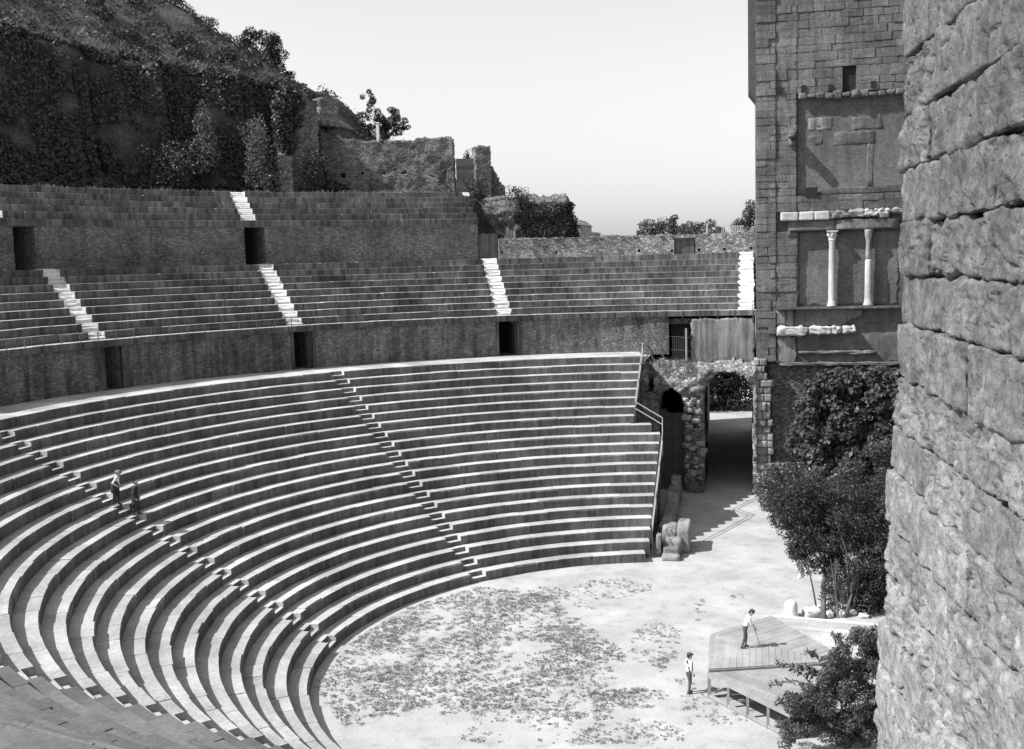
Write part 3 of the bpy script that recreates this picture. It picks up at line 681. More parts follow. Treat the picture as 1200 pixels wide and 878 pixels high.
# ------------------------------------------------------------------ foliage helpers
def leaf_mesh(name, pts, nrm, size, mat, aspect=.55, spread=.9, droop=0.0, big=None):
    """one small rhombic leaf per point; nrm: preferred facing"""
    n = len(pts); pts = np.asarray(pts, float); nrm = np.asarray(nrm, float)
    N_ = nrm + RNG.normal(0, spread, (n, 3)); N_ /= np.linalg.norm(N_, axis=1)[:, None]+1e-9
    A = RNG.normal(0, 1, (n, 3)); A[:, 2] -= droop; A -= (A*N_).sum(1)[:, None]*N_; A /= np.linalg.norm(A, axis=1)[:, None]+1e-9
    B = np.cross(N_, A); s = size*RNG.uniform(.6, 1.35, n)[:, None]
    v = np.stack([pts-A*s*.5, pts+B*s*aspect*.5+A*s*.05+N_*s*.06, pts+A*s*.55-N_*s*.05, pts-B*s*aspect*.5+A*s*.05+N_*s*.06], 1).reshape(-1, 3)
    me = bpy.data.meshes.new(name); me.vertices.add(4*n); me.vertices.foreach_set('co', v.ravel())
    me.loops.add(4*n); me.loops.foreach_set('vertex_index', np.arange(4*n)); me.polygons.add(n); me.polygons.foreach_set('loop_start', np.arange(0, 4*n, 4)); me.polygons.foreach_set('loop_total', np.full(n, 4))
    me.materials.append(mat); a = me.attributes.new('tint', 'FLOAT', 'FACE'); a.data.foreach_set('value', RNG.uniform(0, .999, n)); me.update(calc_edges=True); me.validate(); return me
def clumps(cs, n, shell=.55):
    """points in ellipsoid clumps [(centre, radii)], denser towards the surface"""
    vol = np.array([r[0]*r[1]*r[2] for c, r in cs])**.67; cnt = np.maximum(1, (n*vol/vol.sum()).astype(int)); P = []; Nn = []
    for (c, r), k in zip(cs, cnt):
        d = RNG.normal(0, 1, (k, 3)); d /= np.linalg.norm(d, axis=1)[:, None]; q = shell+(1-shell)*RNG.uniform(0, 1, k)**.5; q *= RNG.normal(1, .09, k)
        P.append(np.array(c)+d*q[:, None]*np.array(r)); Nn.append(d*[.8, .8, .6]+[0, 0, .5])
    return np.concatenate(P), np.concatenate(Nn)
def sub_clumps(c, r, n, s0, s1, flat=.75):
    """small clumps spread through an ellipsoid crown"""
    out = []
    for i in range(n):
        d = RNG.normal(0, 1, 3); d /= np.linalg.norm(d); q = RNG.uniform(.25, 1)**.6; s = RNG.uniform(s0, s1)
        out.append((np.array(c)+d*q*np.array(r), (s, s, s*flat)))
    return out
def limbs(mb, base, crown, r, tips, bend=.3):
    base = Vector(base); crown = Vector(crown); mid_ = base.lerp(crown, .5)+Vector((rj(bend), rj(bend), 0)); top_ = base.lerp(crown, .8)
    mb.tube([base, base.lerp(mid_, .5), mid_, top_, crown], [r*1.25, r, r*.85, r*.6, r*.25], 8)
    for t in tips:
        t = Vector(t); s = base.lerp(crown, random.uniform(.35, .8)); mb.tube([s, s.lerp(t, .5)+Vector((rj(.15), rj(.15), rj(.2))), t], [r*.45, r*.3, r*.08], 6)
def tree(name, base, cs, n, size, mat, r, label, cat='tree', group=None, aspect=.5, trunk_to=None, droop=0.0, shell=.5):
    t = thing(name, base, label, cat, group); P, Nn = clumps(cs, n, shell); obj('crown', leaf_mesh('crown', P, Nn, size, mat, aspect, .9, droop), t)
    top_ = trunk_to or np.mean([c for c, _ in cs], 0); mb = MB(); k = [cs[i][0] for i in RNG.permutation(len(cs))[:min(14, len(cs))]]
    limbs(mb, base, top_, r, k); mb.build('trunk', M['bark'], t, True); return t

# ------------------------------------------------------------------ hillside above the upper tier
def interp(t, xs, ys): return float(np.interp(t, xs, ys))
def pxt(pts, r):
    q = [onr2(x, y, r) for x, y in pts]; q = sorted((math.degrees(math.atan2(p.y, p.x)), p.z) for p in q); return [a for a, b in q], [b for a, b in q]
_a, _b = pxt([(20, 45), (130, 60), (200, 85), (260, 93), (340, 102), (364, 106), (371, 200), (470, 214)], 57); LED = ([8, 19]+_a+[75, 110], [12, 17]+_b+[35.5, 36])
_a, _b = pxt([(200, 0), (258, 42), (300, 70), (335, 98), (395, 118), (430, 155), (470, 172), (520, 190)], 80); RID = ([-8, 14]+_a+[110], [6, 10]+_b+[55])
def hill_z(r, t):
    zl = interp(t, *LED); zr = interp(t, *RID); fl_ = interp(t, [-8, 19, 24.3, 26.5], [10.0, 16.5, 23.1, 23.4]); r -= 2.2
    zz = interp(r, [47.9, 52, 55.0, 56.4, 57.6, 62, 80, 95, 150], [fl_, fl_+.1, fl_+.6, fl_+(zl-fl_)*.45, zl, zl+(zr-zl)*.12, zr, zr+1.5, zr-14])
    p = (r*math.cos(R(t)), r*math.sin(R(t)), 0); a = min(1, max(0, (r-53.5)/4)); bulge = fbm(p, .16)*1.3*a
    return zz+bulge*(.7 if r < 60 else 1)+.35*fbm(p, .7)*min(1, max(.15, a))
rs = [47.9, 49, 50.5, 52, 53.2, 54, 54.6, 55.1, 55.5, 55.9, 56.3, 56.7, 57.1, 57.5, 58, 58.7, 59.6, 61, 63, 65, 68, 71, 74, 77, 80, 84, 90, 100, 115, 150]
rs = [r+2.2 for r in rs]; ts = list(np.arange(9.4, 110.1, .6)); hv = []; hf = []
for t in ts:
    for r in rs:
        w_ = fbm((t*.35, r*.02, 4), 1)*1.6 if 55 < r < 64 else 0
        x, y, z = pol(r+w_, R(t), hill_z(r, t)); hv.append((x, y, z))
nr = len(rs)
for i in range(len(ts)-1):
    for j in range(nr-1): hf.append((i*nr+j, i*nr+j+1, (i+1)*nr+j+1, (i+1)*nr+j))
# skirt down to the ground along the inner edge
b = len(hv)
for i, t in enumerate(ts): hv.append(pol(50.1, R(t), 0))
for i in range(len(ts)-1): hf.append((b+i, i*nr, (i+1)*nr, b+i+1))
b2 = len(hv)
for j in range(nr): hv.append((hv[j][0], hv[j][1], 0))
for j in range(nr-1): hf.append((j, b2+j, b2+j+1, j+1))
hme = mesh('hillside', hv, hf, M['hill'], smooth=True); fix_normals(hme); tag(obj('hillside', hme), kind='structure')
HV = np.array(hv[:b]).reshape(len(ts), nr, 3)
def hill_points(n, j0, j1, t0, t1, keep):
    i = RNG.integers(0, len(ts)-1, n*4); j = RNG.integers(j0, j1, n*4); a = RNG.uniform(0, 1, (n*4, 1)); c = RNG.uniform(0, 1, (n*4, 1))
    sel = (np.array(ts)[i] > t0) & (np.array(ts)[i] < t1); i, j, a, c = i[sel], j[sel], a[sel], c[sel]
    A, B, C_, D_ = HV[i, j], HV[i+1, j], HV[i, j+1], HV[i+1, j+1]
    P = (A*(1-a)+B*a)*(1-c)+(C_*(1-a)+D_*a)*c; Nn = np.cross(B-A, C_-A); Nn *= np.sign(Nn[:, 2:3]+1e-9); Nn /= np.linalg.norm(Nn, axis=1)[:, None]+1e-9
    k = np.array([keep(p) for p in P]); return P[k][:n], Nn[k][:n]
P, Nn = hill_points(60000, 4, 16, 34, 80, lambda p: noise.noise(Vector(p)*.42)+.25*noise.noise(Vector(p)*1.5) > -.32)
P = P+Nn*RNG.uniform(.05, .55, (len(P), 1)); tag(obj('ivy', leaf_mesh('ivy', P, Nn+[0, 0, .2], .26, M['ivy'], .8, .55)), 'dark ivy and scrub hanging over the cliff face', 'ivy', kind='stuff')
P, Nn = hill_points(26000, 15, 26, 24, 78, lambda p: noise.noise(Vector(p)*.3) > -.12)
P = P+np.array([0, 0, 1])*RNG.uniform(0, .8, (len(P), 1)); _k = RNG.permutation(len(P))[:46]; _q, _n = clumps([(P[i], (RNG.uniform(.6, 1.5),)*2+(RNG.uniform(.5, 1.0),)) for i in _k], 14000, .6); P = np.concatenate([P, _q]); Nn = np.concatenate([Nn, _n])
tag(obj('scrub', leaf_mesh('scrub', P, Nn, .32, M['leaf_dark'], .5, .9)), 'low dark scrub covering the upper hillside', 'scrub', kind='stuff')
def blades(name, P, h, mat, label):
    n = len(P); P = np.asarray(P, float); a = RNG.uniform(0, 6.283, n); lean = RNG.normal(0, .55, (n, 2)); hh = h*RNG.uniform(.4, 1.3, n); wd = h*.07
    T = P+np.stack([lean[:, 0]*hh, lean[:, 1]*hh, hh], 1); W = np.stack([np.cos(a), np.sin(a), 0*a], 1)*wd; v = np.stack([P-W, P+W, T+W*.25, T-W*.25], 1).reshape(-1, 3)
    me = mesh(name, v.tolist(), [(4*i, 4*i+1, 4*i+2, 4*i+3) for i in range(n)], mat, tint=RNG.uniform(0, .999, n).tolist()); return tag(obj(name, me), label, 'grass', kind='stuff')
P, _ = hill_points(16000, 14, 19, 24, 74, lambda p: noise.noise(Vector(p)*.5) > -.2); P2, _ = hill_points(5000, 0, 5, 25, 78, lambda p: noise.noise(Vector(p)*.6+Vector((5, 0, 0))) > .12)
blades('terrace_grass', P2, .32, M['drygrass'], 'short dry grass on the terrace above the upper seats')
blades('dry_grass', P, .55, M['drygrass'], 'pale dry grass along the cliff top and terrace edge')

# trees and shrubs on the hill
def hz(t, r): return hill_z(r+2.2, t)
def at_r(x, y, r): return onr2(x, y, r)
c = at_r(303, 60, 78); b0 = Vector((c.x, c.y, hz(math.degrees(math.atan2(c.y, c.x)), 78)-.3))
tree('oak_tree', b0, sub_clumps(c+Vector((0, .2, -.4)), (2.7, 3.0, 3.0), 48, .45, .9)+sub_clumps(c+Vector((1.5, -1.2, -1.8)), (1.6, 1.8, 1.2), 12, .4, .7)+sub_clumps(c+Vector((-.8, .9, -1.6)), (1.8, 1.8, 1.8), 20, .5, .8)+sub_clumps(c+Vector((0, 1.4, .2)), (1.4, 1.6, 2.0), 16, .4, .8), 19000, .22, M['leaf_dark'], .28, 'dark bushy tree on the skyline of the hill slope')
c = at_r(446, 135, 74); b0 = Vector((c.x, c.y, hz(math.degrees(math.atan2(c.y, c.x)), 74)-.8)); k = 74*1.7/1460
cs = []
for dx, dy, s in ((-14, -22, .62), (-10, -14, .8), (-16, -4, .75), (-20, 4, .7), (-6, -2, .9), (2, 4, .8), (12, -6, .7), (16, 4, .9), (22, 8, .75), (10, 12, .95), (-2, 14, .8), (28, 16, .6), (20, 18, .8), (-14, 14, .6), (8, 20, .8)):
    q = at_r(446+dx, 135+dy, 74+rj(.8)); cs += [(np.array(q)+RNG.normal(0, .35, 3), (s*.5, s*.5, s*.5)) for _ in range(3)]
tree('pine_tree', b0, cs, 7000, .19, M['leaf_dark'], .22, 'loose-crowned tree standing behind the long ruined wall')
def shrub(px0, px1, pyt, pyb, r, mat, n, label, group=None, size=.22, name='shrub'):
    a = at_r((px0+px1)/2, pyb, r); t_ = at_r((px0+px1)/2, pyt, r); wd = (at_r(px1, pyb, r)-at_r(px0, pyb, r)).length/2; h = t_.z-a.z
    cs = [((a.x+rj(wd*.5), a.y+rj(wd*.5), a.z+h*f+rj(.1)), (wd*(1-.6*f)*.55+.15, wd*(1-.6*f)*.55+.15, h*.16+.1)) for f in np.linspace(.12, .85, 9) for _ in (0, 1)]
    return tree(name, a-Vector((0, 0, .2)), cs, n, size, mat, .06, label, 'shrub', group, trunk_to=(t_.x, t_.y, t_.z-h*.2))
shrub(282, 338, 135, 226, 51.5, M['leaf_light'], 3000, 'pale feathery shrub in front of the ivy-covered cliff')
shrub(350, 398, 170, 224, 51.6, M['leaf_mid'], 2200, 'dark shrub at the foot of the tall ruined pier')
shrub(150, 250, 168, 224, 53, M['leaf_mid'], 3000, 'broad shrub under the middle of the cliff', size=.24)
shrub(220, 262, 120, 200, 54.5, M['leaf_light'], 1800, 'lighter bush climbing the cliff hollow', size=.24)
shrub(530, 578, 208, 262, 49.3, M['leaf_dark'], 2600, 'dark shrub filling the gap below the brick pillar')
shrub(588, 624, 218, 236, 47.6, M['leaf_mid'], 700, 'small bush growing on top of the ivy-clad ruin', size=.18)
shrub(543, 553, 176, 190, 54.5, M['leaf_mid'], 200, 'tiny bush sprouting above the boarded gate', size=.16)

# ------------------------------------------------------------------ ruins on the terrace
def rough_wall(name, x0, x1, ytop, ybot, r0, r1, thick, label, cat, mat, amp=.12, topf=None, holes=(), cell=.2):
    a = onr2(x0, ybot, r0); b_ = onr2(x1, ybot, r1); U = Vector((b_.x-a.x, b_.y-a.y, 0)); L = U.length; U.normalize(); Nn = Vector((-U.y, U.x, 0)); Nn = Nn if Nn.dot(CAM-a) > 0 else -Nn
    zt = onr2(x0, ytop, r0).z; zb = min(a.z, b_.z)-.6
    def ins(u, v):
        for hu, hv_ in holes:
            if abs(u-hu*L) < .16 and abs(v-hv_) < .16: return False
        return v < zt+(topf(u/L) if topf else 0)+.18*fbm((u, zt, r0), 1.3)
    t = thing(name, Vector((a.x, a.y, zb))+U*L/2, label, cat); me = rough_panel((a.x, a.y, 0), U, Nn, 0, L, zb, zt+1.5, cell, thick, ins, amp, .9).mesh('masonry', mat, True)
    obj('masonry', fix_normals(me), t); return t, a, U, L, zb, zt, Nn
t, a, U, L, zb, zt, Nn = rough_wall('ruined_wall', 374, 534, 165, 219, 56.3, 53.4, 1.6, 'long ruined block wall with a row of beam holes on the upper terrace', 'wall', M['ruin'], .1, lambda f: -.3*max(0, f-.82)*0+.12*math.sin(f*9),
    holes=[(f, onr2(374+160*f, 202, 53).z) for f in (.05, .18, .32, .48, .62, .93)])
mb = MB(); mb.add([Vector(p) for p in [a+U*.1-Nn*.5, a+U*(L-.1)-Nn*.5, a+U*(L-.1)-Nn*1.4, a+U*.1-Nn*1.4]]+[p+Vector((0, 0, zt-.4-a.z)) for p in [a+U*.1-Nn*.5, a+U*(L-.1)-Nn*.5, a+U*(L-.1)-Nn*1.4, a+U*.1-Nn*1.4]], [(3,2,1,0),(4,5,6,7),(0,1,5,4),(1,2,6,5),(2,3,7,6),(3,0,4,7)]); mb.build('wall_core', M['dark'], t)
rough_wall('ruined_pier', 338, 377, 108, 219, 53.2, 53.6, 3.0, 'tall ragged masonry pier rising beside the ivy-covered cliff', 'pier', M['ruin'], .35, lambda f: .5*math.sin(f*5)-1.2*max(0, .2-f)*4)
P, Nn = clumps([((onr2(x, y, 53.0).x, onr2(x, y, 53.0).y, onr2(x, y, 53.0).z), (.9, .9, .8)) for x, y in ((334, 112), (336, 122), (334, 135), (335, 148), (332, 160), (336, 172), (330, 125), (330, 145), (346, 120), (344, 140), (341, 110))], 5000, .4); tag(obj('pier_ivy', leaf_mesh('pier_ivy', P, Nn, .24, M['ivy'], .8, .6)), 'thick dark ivy hanging on the side of the tall ruined pier', 'ivy')
rough_wall('masonry_post', 331, 345, 181, 222, 51.2, 51.3, .9, 'short pale masonry post standing against the dark ivy', 'pier', M['pale_ruin'], .06)
rough_wall('brick_pillar', 558, 577, 171, 232, 52.4, 52.5, 1.3, 'square free-standing rubble pillar beside the boarded gate', 'pillar', M['pale_ruin'], .03, cell=.12)
rough_wall('pillar_stub', 574, 591, 198, 232, 53.4, 53.6, 1.4, 'ragged dark wall stub leaning behind the square pillar', 'wall', M['ruin'], .25, lambda f: .6-2.2*f)
rough_wall('hill_ruin', 376, 396, 115, 140, 70, 70.6, 2, 'small square ruin on the crest of the hill', 'ruin', M['pale_ruin'], .1)
def board_gate():
    p = onr2(535, 215, 53.2); q = onr2(558, 215, 53.0); z0 = p.z-.8; z1 = onr2(545, 186, 53.1).z; g = thing('boarded_gate', (p+q)/2, 'grey boarded gate between the ruined wall and the square pillar', 'gate'); n = 9; hh = (z1-z0)/n
    for i in range(n): mb = MB(); mb.bar(Vector((p.x, p.y, z0+hh*(i+.5))), Vector((q.x, q.y, z0+hh*(i+.5))), .05, hh*1.01); mb.build('board', M['darkwood'], g)
board_gate()
def broken_fence():
    g = thing('broken_fence', onr2(510, 222, 49.6), 'broken pale plank barrier leaning on the upper terrace edge', 'fence')
    for (x0, y0, x1, y1) in ((498, 201, 514, 207), (499, 206, 514, 212), (500, 211, 512, 216)): mb = MB(); mb.bar(onr2(x0, y0, 49.6), onr2(x1, y1, 49.7), .05, .2); mb.build('plank', M['greywood'], g)
    for (x0, y0, x1, y1) in ((513, 204, 509, 224), (514, 208, 530, 225), (500, 203, 501, 222)): mb = MB(); mb.bar(onr2(x0, y0, 49.75), onr2(x1, y1, 49.8), .09); mb.build('strut', M['darkwood'], g)
broken_fence()
mb = MB(); p = onr2(443, 160, 66); mb.box((p.x-.13, p.y-.13, p.z-1.5), (p.x+.13, p.y+.13, onr2(443, 145, 66).z)); mb.box((p.x-.18, p.y-.18, onr2(443, 145, 66).z), (p.x+.18, p.y+.18, onr2(443, 143.5, 66).z)); tag(mb.build('boundary_stone', M['newstone']), 'white stone post in front of the loose-crowned tree', 'post')
# ivy-clad ruin
c = onr2(612, 258, 48.2); rb = thing('ivy_ruin', (c.x, c.y, 18), 'massive overhanging block of ruined vault clad in ivy', 'ruin')
mb = MB(); round_box(mb, (0, 0, 0), (4.2, 8.1, 4.6), rad=.9, amp=.45, cuts=26, ns=.55, seed=11, rotz=R(14)); zt = onr2(640, 229, 48.2).z
rm = obj('masonry', mb.mesh('masonry', M['ruin'], True), rb, 0, (c.x+1.7, c.y+.05, zt-2.45))
Q = np.array([v.co for v in rm.data.vertices]); QN = np.array([v.normal for v in rm.data.vertices]); off = np.array([c.x+1.7, c.y+.05, zt-2.45])
idx = RNG.integers(0, len(Q), 30000); Pq = Q[idx]+RNG.normal(0, .12, (30000, 3)); s = (Pq[:, 1] < .3+.5*np.sin(Pq[:, 2]*2)) & (Pq[:, 0] < 0.4) & (Pq[:, 2] < 1.75)
obj('ivy', leaf_mesh('ivy', (Pq+QN[idx]*.12+off)[s][:9000], QN[idx][s][:9000], .2, M['ivy'], .8, .5), rb)
for x, y in ((582, 247), (588, 250), (596, 247), (585, 262)):
    p = onr2(x, y, 46.6); 
for x0, x1, yt in ((593, 596, 266), (597, 600, 270), (601, 604, 271)):
    p = onr2((x0+x1)/2, 283, 44.9); q = onr2((x0+x1)/2, yt, 44.9); mb = MB(); mb.bar(Vector((p.x, p.y, p.z-.3)), q, .03, .22); o = mb.build('paling', M['greywood']); tag(o, {593: 'tallest', 597: 'middle', 601: 'shortest'}[x0]+' of three pale upright boards in front of the ivy-clad ruin', 'board', 'upright boards behind the beam-hole wall')

# far houses, palisade and trees behind the beam-hole wall
def house(x0, x1, yt, X, depth, label, pitched):
    a = onx(x0, 290, X); b_ = onx(x1, 290, X); z1 = onx(x0, yt, X).z; h = thing('house', (X, (a.y+b_.y)/2, 0), label, 'house')
    mb = MB(); mb.box((X, b_.y, 0), (X+depth, a.y, z1)); mb.build('wall', M['plaster'], h)
    mb = MB(); 
    if pitched:
        ym = a.y; mb.add([(X-.2, a.y+.3, z1), (X+depth, a.y+.3, z1), (X+depth, b_.y-.3, z1-.02), (X-.2, b_.y-.3, z1-.02), (X-.2, (a.y+b_.y)/2, z1+.8), (X+depth, (a.y+b_.y)/2, z1+.8)], [(0,4,5,1),(3,2,5,4),(0,3,4),(1,5,2)])
    else: mb.box((X-.2, b_.y-.2, z1+.004), (X+depth+.2, a.y+.2, z1+.25))
    mb.build('roof', M['pier'], h)
    for k in (.3, .7): mb = MB(); y = a.y+(b_.y-a.y)*k; mb.box((X-.03, y-.35, z1-2.2), (X+.1, y+.35, z1-1.0)); mb.build('window', M['dark'], h)
house(666, 681, 264, 95, 10, 'pale gabled house behind the ivy-clad ruin', True)
house(683, 693, 274, 120, 10, 'small flat-roofed house beside the gabled one', False)
house(692, 721, 278, 135, 12, 'long low flat-roofed house showing over the beam-hole wall', False)
far = [(752, 262, .9), (765, 259, 1), (775, 255, 1.1), (787, 258, 1), (790, 254, .7), (801, 262, .9), (808, 260, 1), (818, 261, .9), (831, 259, 1.0), (840, 266, .9), (846, 264, .7)]
for n, (x, y, s) in enumerate(far):
    X = 150+rj(10); tp = onx(x, y, X); base = Vector((X, tp.y, 0)); wv = 1.55*s; cs = []
    for k in range(16): f = k/15; cs.append(((X+rj(1.2), tp.y+rj(wv*(1.1-.75*f)), tp.z-.5-(1-f)*6.5+rj(.5)), (1.1*s, 1.0*s, .8*s)))
    tree('far_tree', base, cs, 1500, .42, M['leaf_mid'], .3, 'dark rounded tree in the distant row showing over the beam-hole wall', 'tree', 'distant trees over the beam-hole wall')
tp = onx(878, 250, 52); tree('tower_tree', (52, tp.y, 16), [((52+rj(.6), onx(x, y, 52).y, onx(x, y, 52).z), (.55, .5, .5)) for x, y in ((879, 240), (881, 246), (876, 250), (880, 256), (874, 258), (870, 264), (866, 262), (879, 264), (875, 268), (862, 266), (884, 250))], 2600, .17, M['leaf_mid'], .1, 'ragged tree growing against the corner of the tower', trunk_to=(52, tp.y, tp.z))
pf = thing('palisade', onx(857, 274, 50), 'short pale picket fence on rubble beside the tower', 'fence')
for i in range(13):
    p = onx(846+i*2.0, 276, 50); q = onx(846+i*2.0, 264.5+(1.5 if i % 4 == 2 else 0), 50); mb = MB(); mb.bar(p, q, .06, .05); mb.build('picket', M['newstone'], pf)
mb = MB(); mb.bar(onx(845, 266, 50.05), onx(872, 265, 50.05), .05, .06); mb.build('rail', M['newstone'], pf)
me = rough_panel((48.5, 0, 0), (0, -1, 0), (-1, 0, 0), -.9, 3.2, 17.4, 20.9, .15, 2.5, lambda u, v: v < 18.9+1.2*max(0, (u+.6)/3.4)+.4*fbm((u, 3, 3), 1.2), .25, 1.0).mesh('rubble_mound', M['pale_ruin'], True)
tag(obj('rubble_mound', fix_normals(me)), 'mound of pale rubble between the thin wall and the tower corner', 'rubble')
for x, y0, y1, nm in ((829, 279, 262, 'slender pale'), (772, 281, 274, 'short dark')):
    p = onx(x, y0, 47); mb = MB(); mb.tube([p-Vector((0, 0, .5)), onx(x, y1, 47)], [.1, .07], 6); tag(mb.build('stake', M['greywood' if x > 800 else 'darkwood']), nm+' stake standing behind the beam-hole wall', 'post')
# hedge beyond the passage
cs = [((80+rj(2), random.uniform(-7, 8), random.uniform(.8, 7)), (1.2, 1.2, 1.0)) for _ in range(110)]+[((84+rj(1.5), random.uniform(-8, 9), random.uniform(.5, 8)), (1.5, 1.5, 1.3)) for _ in range(60)]
P, Nn = clumps(cs, 26000); tag(obj('passage_hedge', leaf_mesh('passage_hedge', P, Nn, .4, M['leaf_mid'])), 'shaded hedge beyond the far end of the passage arch', 'hedge')

# ------------------------------------------------------------------ planting by the stage tower
def leaf_bush(name, base, cs, n, size, mat, label, cat, stems=6, r=.05, aspect=.5, droop=.3, shell=.5):
    t = thing(name, base, label, cat); P, Nn = clumps(cs, n, shell); obj('foliage', leaf_mesh('foliage', P, Nn+[-.5, .2, .2], size, mat, aspect, .7, droop), t)
    for k in range(stems):
        c = Vector(cs[RNG.integers(0, len(cs))][0]); b_ = Vector(base)+Vector((rj(.5), rj(.6), 0)); mb = MB(); mb.tube([b_, b_.lerp(c, .5)+Vector((rj(.2), rj(.2), .3)), c], [r, r*.8, r*.3], 6); mb.build('stem', M['bark'], t, True)
    return t
fig = []
for _ in range(240):
    y = random.uniform(-15.5, -7.1); z = random.uniform(.8, 9.3); lim = 9.4+.5*math.sin(y*1.7) if y < -9.2 else 6.2+(-7.2-y)*1.6
    if z < lim and not (y > -8.0 and z < 3.4): fig.append(((34.0+rj(.9)+(z-5)*.12, y+1.55, z), (random.uniform(.5, .8), random.uniform(.5, .85), random.uniform(.45, .7))))
leaf_bush('fig_climber', (34.2, -9.5, 0), fig, 26000, .32, M['fig'], 'broad-leaved climbing shrub covering the lower tower wall', 'shrub', 8, .09, .8)
cs = [((26+rj(1.5), random.uniform(-8.6, -4.75), 0), 0) for _ in range(46)]
cs = [((p[0][0]+random.uniform(-1, 2), p[0][1]+1.5, random.uniform(.4, 3.9-.25*abs(p[0][1]+6.6)**1.5)), (.55, .55, .5)) for p in cs]
ol = leaf_bush('oleander_bush', (26.4, -5.1, 0), cs, 9000, .2, M['leaf_mid'], 'rounded flowering bush at the foot of the arch pier', 'bush', 7, .04, .35)
P, Nn = clumps(cs, 420, .95); tag(obj('flowers', leaf_mesh('flowers', P, Nn+[-.8, .3, .6], .1, M['petal'], .9, .6), ol), kind='stuff')
# dark trees standing at the side of the stage
def crown_px(pts, X, s):
    return [(np.array(onx(x, y, X+rj(1.3))), (s*random.uniform(.8, 1.2), s*random.uniform(.8, 1.2), s*.8)) for x, y in pts]
pts = [(random.gauss(950, 32), random.gauss(612, 30)) for _ in range(110)]; pts = [(x, y) for x, y in pts if 905 < x < 1035 and 556 < y < 676 and not (x < 930 and y > 640-(930-x)*1.2)]
tree('stage_tree', tuple(onz(965, 730-3)), crown_px(pts, 10, .55), 22000, .14, M['leaf_dark'], .13, 'dark small-leaved tree leaning over the side of the stage', trunk_to=tuple(onx(975, 640, 10)), aspect=.4, droop=.6)
pts = [(random.uniform(968, 1050), random.uniform(570, 700)) for _ in range(80)]
tree('stage_shrub_tree', tuple(onz(990, 724)), crown_px(pts, 9.0, .58), 22000, .14, M['leaf_dark'], .07, 'dense dark multi-stemmed tree between the stage tree and near wall', trunk_to=tuple(onx(1010, 640, 8)), aspect=.4, droop=.5)
pts = [(random.uniform(1000, 1060), random.uniform(640, 725)) for _ in range(45)]
leaf_bush('stage_undergrowth', tuple(onz(1030, 722)), crown_px(pts, 8.6, .5), 9000, .14, M['leaf_dark'], 'low dark undergrowth beside the near wall', 'bush', 5, .03)
for x in (958, 978, 983, 989, 993, 998, 1003):
    p = onz(x, 722+rj(3)); mb = MB(); q = onx(x+rj(14), 655, p.x); mb.tube([p, p.lerp(q, .5)+Vector((rj(.15), rj(.15), 0)), q], [.045, .04, .025], 6); tag(mb.build('sapling_stem', M['bark']), 'thin bare stem among the dark trees at the stage side', 'stem', 'stems under the dark trees')
pts = [(random.uniform(925, 1050), random.uniform(520, 640)) for _ in range(70)]; pts = [(x, y) for x, y in pts if y > 600-(x-925)*.75]
leaf_bush('laurel_thicket', (20, -9.2, 0), crown_px(pts, 20, .75), 16000, .17, M['leaf_dark'], 'dense dark thicket between the climbing shrub and the stage trees', 'bush', 9, .06, .45)
# white cloth hanging on the tree
p = onx(940, 662, 9.6); mb = MB(); v = []; f = []
for i in range(9):
    for j in range(7):
        u, w_ = j/6-.5, i/8; v.append((p.x+.12*math.sin(u*9+w_*3), p.y+u*(.55-.25*abs(w_-.4))+.08*math.sin(w_*7), p.z+.3-w_*1.0-.12*abs(u)))
for i in range(8):
    for j in range(6): a = i*7+j; f.append((a, a+1, a+8, a+7))
mb.add(v, f); o = mb.build('hanging_cloth', M['cloth'], None, True); md = o.modifiers.new('thick', 'SOLIDIFY'); md.thickness = .012; tag(o, 'white cloth hanging from the edge of the dark tree', 'cloth')

# leafy bush in the foreground, in front of the staging
def compound(P0, P1, n, size):
    """pinnate sprays: leaflets in pairs along drooping twigs"""
    out = []; nn = []
    for _ in range(n):
        pass
    return out
cs = []
for _ in range(330):
    x = random.uniform(898, 1052); y = random.uniform(740, 872); left = 990-(y-742)*1.0 if y < 805 else 927-(y-805)*.45
    if x > left+8: cs.append((np.array(onx(x, y, -8.4+rj(.8))), (.27, .27, .24)))
bush = leaf_bush('sumac_bush', tuple(onz(1000, 868)), cs, 36000, .10, M['leaf_mid'], 'big leafy bush growing in front of the wooden staging', 'bush', 12, .03, .45, .5, .35)
P = []; Nn = []
for (x0, y0, x1, y1) in ((950, 800, 912, 775), (955, 805, 905, 800), (945, 815, 910, 822), (960, 790, 930, 782), (960, 775, 945, 762), (985, 760, 978, 742), (1000, 755, 1012, 738), (1020, 750, 1030, 735), (970, 790, 948, 790), (940, 830, 920, 812), (955, 822, 925, 830)):
    a = onx(x0, y0, -8.2); b_ = onx(x1, y1, -8.3+rj(.3)); mb = MB(); mb.tube([a, a.lerp(b_, .5)+Vector((0, 0, .15)), b_], [.02, .015, .008], 5); mb.build('twig', M['bark'], bush)
    for k in range(46):
        f = random.uniform(.25, 1.05); q = a.lerp(b_, f)+Vector((0, 0, .6*f*(1-f)))+Vector((rj(.12), rj(.14), rj(.1)-.05)); P.append(q); Nn.append((-.4, .3, .8))
obj('spray_leaves', leaf_mesh('spray_leaves', P, Nn, .2, M['leaf_light'], .4, .6, 1.2), bush)

